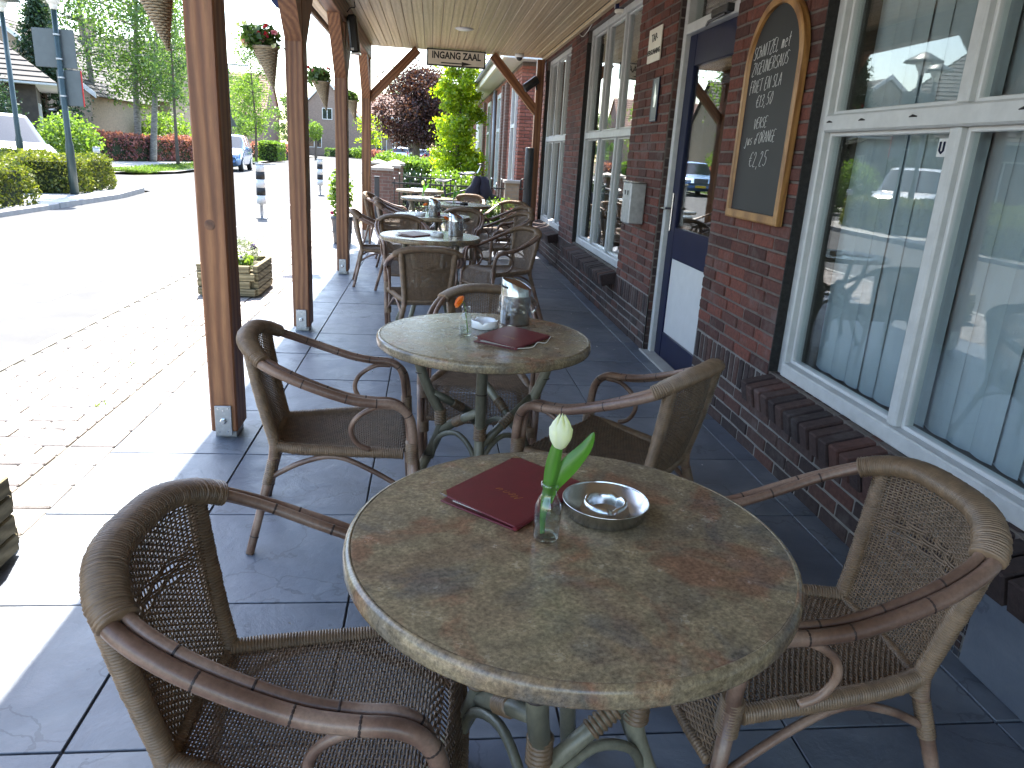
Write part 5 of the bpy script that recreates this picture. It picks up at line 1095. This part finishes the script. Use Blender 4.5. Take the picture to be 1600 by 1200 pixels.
# fence, pillars, gate post
cap = None
for i, (x, y, h, w) in enumerate(((-.915, 14.6, .98, .34), (-.83, 16.0, 1.0, .34), (-.80, 17.6, 1.02, .34), (-1.4, 21, .95, .4))):
    t = thing('brick_pillar', ['low brick pillar with pyramid cap nearest the corner post', 'second low brick pillar with pyramid cap along the garden fence', 'third low brick pillar with pyramid cap along the garden fence', 'brick pillar standing apart at the far garden corner'][i], 'pillar', (x, y, 0), 0, 'capped garden pillars')
    MB().box(-w/2, w/2, -w/2, w/2, -.03, h).build('shaft', 'pillar_brick', t); e = w/2+.04; MB().add([(-e, -e, h), (e, -e, h), (e, e, h), (-e, e, h), (-e, -e, h+.05), (e, -e, h+.05), (e, e, h+.05), (-e, e, h+.05), (0, 0, h+.13)], [(0, 3, 2, 1), (0, 1, 5, 4), (1, 2, 6, 5), (2, 3, 7, 6), (3, 0, 4, 7), (4, 5, 8), (5, 6, 8), (6, 7, 8), (7, 4, 8)]).build('cap', 'terracotta', t)
bar = MB().tube([(0, 0, .05), (0, 0, .86)], .0085, 6).mesh('bar', 'iron'); bar2 = MB().tube([(0, 0, .05), (0, 0, .95)], .0085, 6).mesh('bar', 'iron'); ball = MB().lathe([(0, -.018), (.012, -.013), (.018, 0), (.012, .013), (0, .018)], 8, closed=True).mesh('finial', 'steel', True)
def fence(x0, x1, y, lab, step=.095):
    t = thing('iron_fence', lab, 'fence', ((x0+x1)/2, y, -.02)); L = (x1-x0)/2
    for z in (.78, .12): MB().bbox(-L, L, -.012, .012, z, z+.03, .002).build('rail', 'iron', t)
    n = int((x1-x0)/step)
    for k in range(n):
        x = -L+(k+.5)*step; b_ = link('bar', bar2 if k % 2 else bar, t, (x, 0, 0)); link('finial', ball, b_, (0, 0, .965 if k % 2 else .875))
fence(-.72, 1.72, 14.35, 'black iron fence with ball finials behind the parked bicycle'); fence(-.6, .55, 17.6, 'black iron fence further back between pillars and shrubs', .11)
gp = thing('gate_post', 'short dark post close behind the corner post', 'post', (-.92, 13.3, -.02)); MB().bbox(-.04, .04, -.04, .04, 0, .92, .006).build('shaft', 'anthracite', gp); MB().bbox(-.05, .05, -.05, .05, .92, .935, .003).build('cap', 'anthracite', gp)
bpill = thing('brick_pillar', 'square brick pillar with pale cap against the neighbouring house', 'pillar', (1.52, 14.35, 0), 0, 'capped garden pillars'); MB().box(-.13, .13, -.13, .13, -.03, .88).build('shaft', 'tan_brick', bpill); MB().bbox(-.16, .16, -.16, .16, .88, .94, .01).build('cap', 'terracotta', bpill)
# bicycle
bk = thing('bicycle', 'black city bicycle with a navy bag parked before the iron fence', 'bicycle', (.45, 13.55, -.01))
def wheel(x):
    w = MB().tube([(x+.335*math.cos(2*math.pi*k/40), 0, .35+.335*math.sin(2*math.pi*k/40)) for k in range(40)], .018, 8, closed=True).build('wheel', 'rubber', bk, True); MB().tube([(x+.312*math.cos(2*math.pi*k/40), 0, .35+.312*math.sin(2*math.pi*k/40)) for k in range(40)], .010, 6, closed=True).build('rim', 'steel', w, True); s_ = MB()
    for k in range(18): q = 2*math.pi*k/18; s_.tube([(x, .02*(-1)**k, .35), (x+.31*math.cos(q), 0, .35+.31*math.sin(q))], .0014, 3)
    s_.build('spokes', 'steel', w); MB().tube([(x+.365*math.cos(R(a)), 0, .35+.365*math.sin(R(a))) for a in range(0, 200, 12)], .014, 6).build('mudguard', 'black', w, True)
wheel(-.52); wheel(.56)
f = MB(); bb = (-.08, 0, .29); f.tube([bb, (-.22, 0, .80)], .017, 8); f.tube([bb, (.34, 0, .66)], .019, 8); f.tube([(-.19, 0, .66), (.33, 0, .80)], .016, 8); f.tube([(.32, 0, .86), (.345, 0, .62)], .02, 8); f.tube([bb, (-.52, 0, .35)], .012, 8); f.tube([(-.2, 0, .74), (-.52, 0, .35)], .010, 8); f.tube(catmull([(.345, 0, .62), (.40, 0, .48), (.56, 0, .35)], 4), .013, 8); f.build('frame', 'black', bk, True)
MB().tube([(-.22, 0, .79), (-.235, 0, .88)], .013, 8).build('seat_post', 'steel', bk); sd = MB().grid(10, 8, lambda u, v: (-.36+.27*u, (v-.5)*(.21*(1-u)**1.2+.045), .925-.035*(2*v-1)**2+.01*math.cos(u*6))); sd.grid(10, 8, lambda u, v: (-.36+.27*u, (v-.5)*(.21*(1-u)**1.2+.045), .885-.01*math.cos(u*3))); sd.build('saddle', 'black', bk, True)
MB().tube([(.315, 0, .86), (.29, 0, 1.02)], .012, 8).build('stem', 'steel', bk); MB().tube(catmull([(.05, -.30, 1.03), (.2, -.30, 1.05), (.31, -.2, 1.06), (.32, 0, 1.04), (.31, .2, 1.06), (.2, .30, 1.05), (.05, .30, 1.03)], 5), .0115, 8).build('handlebar', 'steel', bk, True)
for s_ in (-1, 1): MB().tube([(.04, s_*.30, 1.03), (.16, s_*.30, 1.045)], .017, 8).build('grip', 'black', bk, True)
MB().tube([(.36, -.05, 1.06), (.40, -.05, 1.14), (.41, -.05, 1.2)], .012, 8).build('mirror_stalk', 'steel', bk); MB().lathe([(0, 0), (.05, .01), (.05, .03), (0, .04)], 14, (.41, -.05, 1.19)).build('mirror', 'black', bk, True)
for bx_, tilt_ in ((.33, -.20), (.47, .14)):
    def f_(u, v, bx_=bx_, tilt_=tilt_):
        z = 1.02-.42*u; q = 2*math.pi*v; hw = (.055+.095*u)*(1+.12*math.sin(q*3+u*8)); return (bx_+tilt_*(u-.2)*.5+hw*math.cos(q)+.012*math.sin(u*13+q), -.33+(.03+.06*math.sin(math.pi*min(1, u*.9+.08)))*math.sin(q), z+.02*math.cos(q*2)*u)
    MB().grid(14, 22, f_).build('bag', 'bag', bk, True)

MB().bbox(-.80, -.32, -.07, .07, .735, .75, .004).build('carrier', 'steel', bk); MB().tube([(-.08, -.06, .29), (-.06, -.09, .14)], .01, 6).build('crank', 'steel', bk); MB().tube([(-.2, .05, .3), (-.3, .12, 0.01)], .01, 6).build('kickstand', 'steel', bk)
# ---- cars
def car(name, lab, x, y, rz, m, L, W, H, rear_lights=True, van=False, cat='car'):
    t = thing(name, lab, cat, (x, y, -.02), rz)       # length along local x, front at +x
    if van: S = [(0, .42, .55, .62, .80), (.03, .32, .78, .84, .92), (.14, .28, .96, 1.0, .97), (.22, .28, 1.02, 1.06, .98), (.38, .28, 1.10, 1.78, .98), (.42, .28, 1.10, 1.86, .98), (.60, .28, 1.12, 1.88, .98), (.63, .28, 1.12, 1.88, .98), (.80, .28, 1.12, 1.88, .98), (.83, .28, 1.12, 1.87, .98), (.96, .28, 1.1, 1.80, .96), (1, .36, 1.0, 1.10, .94)]
    else: S = [(0, .38, .52, .58, .78), (.03, .26, .66, .70, .92), (.14, .22, .80, .83, .97), (.26, .22, .90, .94, .99), (.42, .22, .94, 1.42, .99), (.46, .22, .94, 1.47, .99), (.585, .22, .95, 1.49, 1.0), (.61, .22, .95, 1.49, 1.0), (.78, .22, .96, 1.46, .99), (.81, .22, .96, 1.45, .99), (.93, .22, .98, 1.36, .97), (.985, .26, .94, 1.0, .94), (1, .36, .78, .84, .86)]
    k = H/(1.88 if van else 1.49); body, wins = MB(), {}; rows = []
    for (u, zb, zt, zr, w) in S:
        X = L/2-u*L; hw = W/2*w; tw = hw*(.80 if zr-zt > .3 else .93); row = [(hw*.86, zb), (hw*.98, zb+.08), (hw, (zb+zt)/2), (hw*.985, zt), (tw, zr), (tw*.82, zr+.03 if zr-zt > .3 else zr+.012), (0, zr+.045 if zr-zt > .3 else zr+.02)]
        rows.append([(X, y_, z*k) for y_, z in row]+[(X, -y_, z*k) for y_, z in row[-2::-1]])
    n = len(rows[0])
    body.v = [p for r in rows for p in r]
    for i in range(len(rows)-1):
        g0, g1 = S[i][3]-S[i][2] > .3, S[i+1][3]-S[i+1][2] > .3
        pillar = abs(S[i+1][0]-S[i][0]) < .045
        for j in range(n-1):
            q = (i*n+j, i*n+j+1, (i+1)*n+j+1, (i+1)*n+j); side = j in (3, n-5); roofr = 4 <= j <= n-6
            isw = (side and g0 and g1 and not pillar) or (g0 != g1 and (side or roofr) and abs(S[i+1][0]-S[i][0]) > .03)
            if isw: wins.setdefault((i, j) if (g0 and g1) else (i,), []).append(q)
            else: body.f.append(q)
    for i in (0, len(rows)-1): body.f.append(tuple(i*n+j for j in range(n)))
    for i in range(len(rows)-1): body.f.append((i*n, (i+1)*n, (i+1)*n+n-1, i*n+n-1))
    body.build('body', m, t, True); 
    for qs in wins.values():
        ids = sorted({a_ for q in qs for a_ in q}); mp = {a_: b_ for b_, a_ in enumerate(ids)}; MB().add([body.v[a_] for a_ in ids], [tuple(mp[a_] for a_ in q) for q in qs]).build('window', 'car_glass', t, len(qs) > 1)
    for wx in (L*.31, -L*.30):
        for s_ in (-1, 1):
            w = MB(); w.lathe([(.0, -.1), (.24, -.1), (.30, -.09), (.31, -.05), (.31, .05), (.30, .09), (.24, .1), (0, .1)], 24, closed=True); w.v = [(a+wx, c+s_*(W/2-.10), b+.31) for a, b, c in w.v]; tw_ = w.build('wheel', 'rubber', t, True)
            rm = MB(); rm.lathe([(0, .0), (.05, .012), (.19, .0), (.205, .012), (.215, .0)], 20, closed=True); rm.v = [(a+wx, s_*(c+W/2+.002), b+.31) for a, b, c in rm.v]; rm.build('rim', 'silver_car', tw_, True)
    for s_ in (-1, 1):
        MB().bbox(L/2-.30, L/2-.06, s_*W*.36-.14, s_*W*.36+.14, .60*k, .74*k, .03, Matrix.Rotation(0, 4, 'Z')).build('headlamp', 'lamp_clear', t); MB().bbox(-L/2+.0, -L/2+.13, s_*W*.41-.07, s_*W*.41+.07, .80*k, 1.06*k, .02).build('tail_lamp', 'lamp_red', t)
        MB().bbox(L*.14, L*.19, s_*(W/2+.10)-.07, s_*(W/2+.10)+.07, .92*k, 1.03*k, .02).build('mirror', m, t)
    MB().bbox(L/2-.02, L/2+.012, -.26, .26, .40, .51, .004).build('number_plate', 'plate_yellow', t); MB().bbox(-L/2-.012, -L/2+.02, -.26, .26, .62, .73, .004).build('number_plate', 'plate_yellow', t)
    gr = MB()
    for z in (0, .06, .12): gr.bbox(L/2-.045+.0, L/2+.006, -.33, .33, .60*k+z, .63*k+z, .004)
    gr.build('grille', 'zinc', t); MB().bbox(L/2-.09, L/2+.002, -.33, .33, .585*k, .79*k, .004).build('grille_backing', 'black', t)
    if van: e = MB().tube([(L/2+.012, .09*math.cos(2*math.pi*q/20), .72*k+.09*math.sin(2*math.pi*q/20)) for q in range(20)], .009, 5, closed=True); [e.tube([(L/2+.012, 0, .72*k), (L/2+.012, .085*math.cos(R(a)), .72*k+.085*math.sin(R(a)))], .007, 4) for a in (90, 210, 330)]; e.build('emblem', 'steel', t)
    return t
car('parked_van', 'white van parked behind the clipped hedge', -12.55, 23.9, R(-46), 'white_car', 4.75, 1.9, 1.72, van=True, cat='van')
car('blue_car', 'light blue hatchback with sun glinting on its roof', -9.35, 37.0, R(-86), 'blue_car', 3.8, 1.68, 1.55)
car('white_car', 'white hatchback parked with its tail to the terrace', -3.0, 78, R(90), 'white_car', 3.9, 1.72, 1.5); car('silver_car', 'silver car parked next to the white hatchback', -.85, 80, R(90), 'silver_car', 4.0, 1.72, 1.45); car('red_car', 'red car parked sideways behind the purple tree', .1, 72, R(180), 'red_car', 4.1, 1.7, 1.46)
car('silver_car', 'silver car parked in front of the house with white doors', -19.2, 45.5, R(-20), 'silver_car', 4.2, 1.75, 1.45)

# ================================================================ HOUSES
def roof_slope(mb, a, b, c, d, n):
    """tiled slope: eave a-b, ridge d-c, stepped courses"""
    a, b, c, d = map(Vector, (a, b, c, d)); nn = (b-a).cross(d-a).normalized()
    if nn.z < 0: nn = -nn
    for i in range(n):
        t0, t1 = i/n, (i+1)/n; p, q, r, s = a.lerp(d, t0), b.lerp(c, t0), b.lerp(c, t1), a.lerp(d, t1)
        up = nn*.035; mb.add([p+up, q+up, r+nn*.006, s+nn*.006, p, q], [(0, 1, 2, 3), (4, 5, 1, 0)])
def win(par, x, y, z, w, h, ax='x', n=1, m='white', depth=.06):
    """window on a wall: ax 'x' wall runs along x (faces -y), 'y' wall runs along y (faces +x)"""
    f = MB(); t = .07
    def bx(mb, u0, u1, v0, v1, d0, d1):
        if ax == 'x': mb.box(x+u0, x+u1, y-d1, y-d0, z+v0, z+v1)
        elif ax == 'y': mb.box(y+d0, y+d1, x+u0, x+u1, z+v0, z+v1)
        else: mb.box(y-d1, y-d0, x+u0, x+u1, z+v0, z+v1)
    bx(f, 0, w, 0, t, 0, depth); bx(f, 0, w, h-t, h, 0, depth); bx(f, 0, t, t, h-t, 0, depth); bx(f, w-t, w, t, h-t, 0, depth)
    for k in range(1, n): bx(f, w*k/n-t/2, w*k/n+t/2, t, h-t, 0, depth*.9)
    o = f.build('window', m, par); g = MB(); bx(g, t, w-t, t, h-t, .005, .02); g.build('pane', 'car_glass', o); return o
# dark bungalow with hipped roof behind the van
hA = thing('bungalow', 'low dark bungalow with grey hipped tile roof behind the clipped green dome', 'house', (-21.6, 30.6, 0), R(24))
MB().box(-8, 6.6, -4.6, 5, 0, 2.92).build('wall', 'dark_wall', hA); mb = MB(); e = [(-8.6, -5.3, 2.85), (7.25, -5.3, 2.85), (7.25, 5.6, 2.85), (-8.6, 5.6, 2.85)]; r0, r1 = (-4, .1, 7.0), (2.4, .1, 7.0)
roof_slope(mb, e[0], e[1], r1, r0, 24); roof_slope(mb, e[1], e[2], r1, r1, 24); roof_slope(mb, e[2], e[3], r0, r1, 24); roof_slope(mb, e[3], e[0], r0, r0, 24); rf = mb.build('roof', 'roof_tile', hA); MB().box(-8.6, 7.25, -5.3, 5.6, 2.78, 2.845).build('eave_board', 'white_old', rf)
win(hA, 5.0-4.5, -4.6, .5, 2.6, 1.7, n=2); win(hA, 4.2, -4.6, .4, 1.5, 1.8, n=1); win(hA, -3.8, 6.6, .6, 2.2, 1.6, 'y', 2); MB().box(-1.2, -.4, -.4, .4, 6.0, 8.0).build('chimney', 'tan_brick', rf)
# gabled house further behind
def gable_house(name, lab, x, y, w, d, eave, ridge, wallm, roofm, axis='x', n=18, chim=None):
    t = thing(name, lab, 'house', (x, y, 0)); MB().box(-w/2, w/2, -d/2, d/2, 0, eave).build('wall', wallm, t); mb = MB(); o = .35; g = MB()
    if axis == 'x':
        roof_slope(mb, (-w/2-.2, -d/2-o, eave-.2), (w/2+.2, -d/2-o, eave-.2), (w/2+.2, 0, ridge), (-w/2-.2, 0, ridge), n); roof_slope(mb, (-w/2-.2, d/2+o, eave-.2), (w/2+.2, d/2+o, eave-.2), (w/2+.2, 0, ridge), (-w/2-.2, 0, ridge), n)
        for s in (-1, 1): MB().add([(s*w/2, -d/2, eave), (s*w/2, d/2, eave), (s*w/2, 0, ridge-.12)], [(0, 1, 2)]).build('gable', wallm, t)
    else:
        roof_slope(mb, (-w/2-o, -d/2-.2, eave-.2), (-w/2-o, d/2+.2, eave-.2), (0, d/2+.2, ridge), (0, -d/2-.2, ridge), n); roof_slope(mb, (w/2+o, -d/2-.2, eave-.2), (w/2+o, d/2+.2, eave-.2), (0, d/2+.2, ridge), (0, -d/2-.2, ridge), n)
        for s in (-1, 1): MB().add([(-w/2, s*d/2, eave), (w/2, s*d/2, eave), (0, s*d/2, ridge-.12)], [(0, 1, 2)]).build('gable', wallm, t)
        fb_ = MB()
        for s in (-1, 1):
            a_, b_ = Vector((s*(w/2+o), -d/2-.24, eave-.28)), Vector((0, -d/2-.24, ridge-.08)); fb_.add([a_, b_, b_+Vector((0, 0, .25)), a_+Vector((0, 0, .25)), a_+Vector((0, .08, 0)), b_+Vector((0, .08, 0)), b_+Vector((0, .08, .25)), a_+Vector((0, .08, .25))], [(0, 1, 2, 3), (7, 6, 5, 4), (0, 4, 5, 1), (3, 2, 6, 7), (1, 5, 6, 2), (0, 3, 7, 4)])
        fb_.build('barge_board', 'white', t)
    rf = mb.build('roof', roofm, t)
    if chim: MB().box(chim[0]-.4, chim[0]+.4, chim[1]-.35, chim[1]+.35, ridge-1.2, ridge+1.0).build('chimney', wallm, rf); MB().box(chim[0]-.5, chim[0]+.5, chim[1]-.45, chim[1]+.45, ridge+1.0, ridge+1.1).build('chimney_cap', 'concrete', rf)
    return t
hC = gable_house('gabled_house', 'tall gabled house with white barge boards and chimney behind the bungalow', -21.5, 46, 9, 9, 3.2, 6.6, 'tan_brick', 'roof_tile', 'y', chim=(1.5, -2)); win(hC, -1, -4.5, 3.6, 1.8, 1.2, n=2); win(hC, -3, -4.5, .8, 2.2, 1.5, n=2); win(hC, 1, -4.5, .8, 2.2, 1.5, n=2)
hB = gable_house('brick_house', 'pale brick house with white door and window behind the birches', -20.5, 55, 8.5, 8, 3.5, 7.2, 'tan_brick', 'roof_tile', 'x', chim=(-2, .5)); win(hB, .1, -4, .2, 1.15, 2.15, n=1); win(hB, 2.2, -4, .75, 1.3, 1.5, n=2); win(hB, -3.2, -4, .75, 2.2, 1.5, n=2); dB = MB().box(.35, 1.1, -4.05, -4.026, .25, 2.25).build('door', 'white', hB)
hD = gable_house('brown_house', 'brown brick house gable with narrow white window at the street end', -12.6, 101, 8.5, 9, 4.0, 8.6, 'brown_brick', 'roof_red', 'y'); win(hD, 1.2, -4.5, .7, .9, 2.0); win(hD, -2.5, -4.5, .9, 1.8, 1.5, n=2); win(hD, -.6, -4.5, 4.2, 1.2, 1.3, n=2)
hE = gable_house('brown_house', 'brown brick terrace house with white dormer and large windows', -4.3, 103, 8, 9, 3.4, 8.0, 'brown_brick', 'roof_red', 'x'); win(hE, -2.6, -4.5, .3, 1.3, 2.2, n=2); win(hE, 1.2, -4.5, .3, 2.3, 2.1, n=3); win(hE, -.6, -4.5, .6, 1.0, 1.5)
dm = MB().box(-2.8, .2, -4.3, -1.5, 3.5, 5.0).build('dormer', 'white', hE); f = MB().box(-2.4, -.2, -4.33, -4.305, 3.8, 4.8).build('dormer_pane', 'car_glass', dm)
hF = gable_house('brown_house', 'red-roofed house beyond the young street trees', -25, 96, 12, 9, 4.2, 8.8, 'brown_brick', 'roof_red', 'x'); win(hF, -3, -4.5, .8, 2, 1.6, n=2); win(hF, 2, -4.5, .8, 2, 1.6, n=2)
hG = gable_house('brown_house', 'brown house with large front windows behind the parked cars', 5.2, 104, 9, 9, 4.2, 8.6, 'brown_brick', 'roof_red', 'x'); win(hG, -4.0, -4.5, .4, 3.0, 2.0, n=3); win(hG, .6, -4.5, .8, 2.2, 1.6, n=2)
hH = gable_house('gabled_house', 'house with brown roof across the road left of the hedge', -20, 4, 10, 12, 3.2, 7, 'tan_brick', 'roof_tile', 'x'); win(hH, -3, 5, .8, 2.4, 1.6, 'y', 2); win(hH, 2, 5, .8, 2.4, 1.6, 'y', 2)
# neighbouring house on the right
nb = thing('neighbour_house', 'red brick neighbouring house with white eaves and tall windows', 'house', (1.62, 14.5, 0)); N0 = Vector((1.62, 14.5, 0))
class NB(MB):
    def build(s, *a, **k): s.v = [tuple(Vector(v)-N0) for v in s.v]; return super().build(*a, **k)
nw = NB().box(1.62, 9, 14.5, 33, -.03, 3.02).build('wall', 'mortar', nb)
rb = random.Random(6); bm2 = {}
def nbrick(cx, cy, cz, wx, wy, h, m='brick_n'):
    key = (round(wx, 2), round(wy, 2)); 
    if key not in bm2: bm2[key] = MB().bbox(-wx/2, wx/2, -wy/2, wy/2, -h/2, h/2, .004).mesh('brick', M['brick_n'])
    link('brick', bm2[key], nw, Vector((cx, cy, cz))-N0)
M['brick_n'] = brick_mat('brick_neighbour', [(0, (.20, .07, .05)), (.5, (.27, .095, .065)), (1, (.32, .13, .095))])
restn = NB(); z = .03; k = 0
while z < 2.95:
    x = 1.612-(k % 2)*.11
    while x < 3.2:
        a, b = max(x, 1.612), min(x+.21, 3.2)
        if b-a > .04 and a < 2.0: nbrick((a+b)/2, 14.497, z+.026, b-a, .02, .052)
        elif b-a > .04: restn.bbox(a, b, 14.487, 14.51, z, z+.052, .004)
        x += .22
    y = 14.5+(k % 2)*.11-.11
    while y < 33:
        a, b = max(y, 14.488), min(y+.21, 33)
        wy = any(w0 < b and a < w1 and .55 < z+.05 and z < 2.75 for w0, w1 in ((14.95, 15.75), (18.2, 19.2), (21.5, 22.5), (25, 26)))
        if not wy and b-a > .04: restn.bbox(1.608, 1.625, a, b, z, z+.052, .004)
        y += .22
    z += .0625; k += 1
restn.build('brick_rest', M['brick_n'], nw, kind='stuff')
for w0, w1 in ((14.95, 15.75), (18.2, 19.2), (21.5, 22.5), (25, 26)):
    f = NB(); f.box(1.57, 1.615, w0, w0+.09, .55, 2.75); f.box(1.57, 1.615, w1-.09, w1, .55, 2.75); f.box(1.565, 1.615, w0+.09, w1-.09, .55, .66); f.box(1.57, 1.615, w0+.09, w1-.09, 2.65, 2.75); f.box(1.575, 1.615, w0+.09, w1-.09, 1.9, 1.97); w = f.build('window', 'white', nb); NB().box(1.60, 1.606, w0+.09, w1-.09, .66, 2.65).build('pane', 'car_glass', w)
for y in (16.6, 17.4, 20.2, 23.6): NB().bbox(1.53, 1.607, y, y+.35, -.03, 2.85, .004).build('brick_pier', 'pillar_brick', nb)
NB().tube([(1.55, 19.7, .0), (1.55, 19.7, 2.9)], .045, 8).build('drainpipe', 'zinc', nb, True)
NB().box(1.28, 2.4, 14.05, 33.2, 3.03, 3.06).build('soffit', 'white', nb); NB().bbox(1.22, 1.29, 14.05, 33.2, 3.02, 3.24, .01).build('eave_board', 'cream', nb); NB().bbox(1.29, 2.4, 14.04, 14.11, 3.02, 3.24, .01).build('end_board', 'white', nb); NB().tube([(1.17, 14.05, 3.2), (1.17, 33.2, 3.2)], .055, 8).build('gutter', 'zinc', nb, True)
mb = NB(); roof_slope(mb, (1.2, 14.05, 3.25), (1.2, 33.2, 3.25), (5, 33.2, 6.6), (5, 14.05, 6.6), 20); roof_slope(mb, (8.8, 14.05, 3.25), (8.8, 33.2, 3.25), (5, 33.2, 6.6), (5, 14.05, 6.6), 20); mb.build('roof', 'roof_tile', nb)
NB().add([(1.62, 14.5, 3.05), (8.5, 14.5, 3.05), (5, 14.5, 6.5)], [(0, 1, 2)]).build('gable', 'brown_brick', nb)
mt = thing('wall_cabinet', 'pale green wall cabinet on the neighbouring house', 'cabinet', (1.535, 24.5, 1.15)); MB().bbox(-.12, .07, -.5, .5, 0, 1.55, .02).build('body', 'cream', mt); MB().bbox(-.13, -.12, -.46, .46, .04, 1.5, .004).build('door', 'milk', mt)
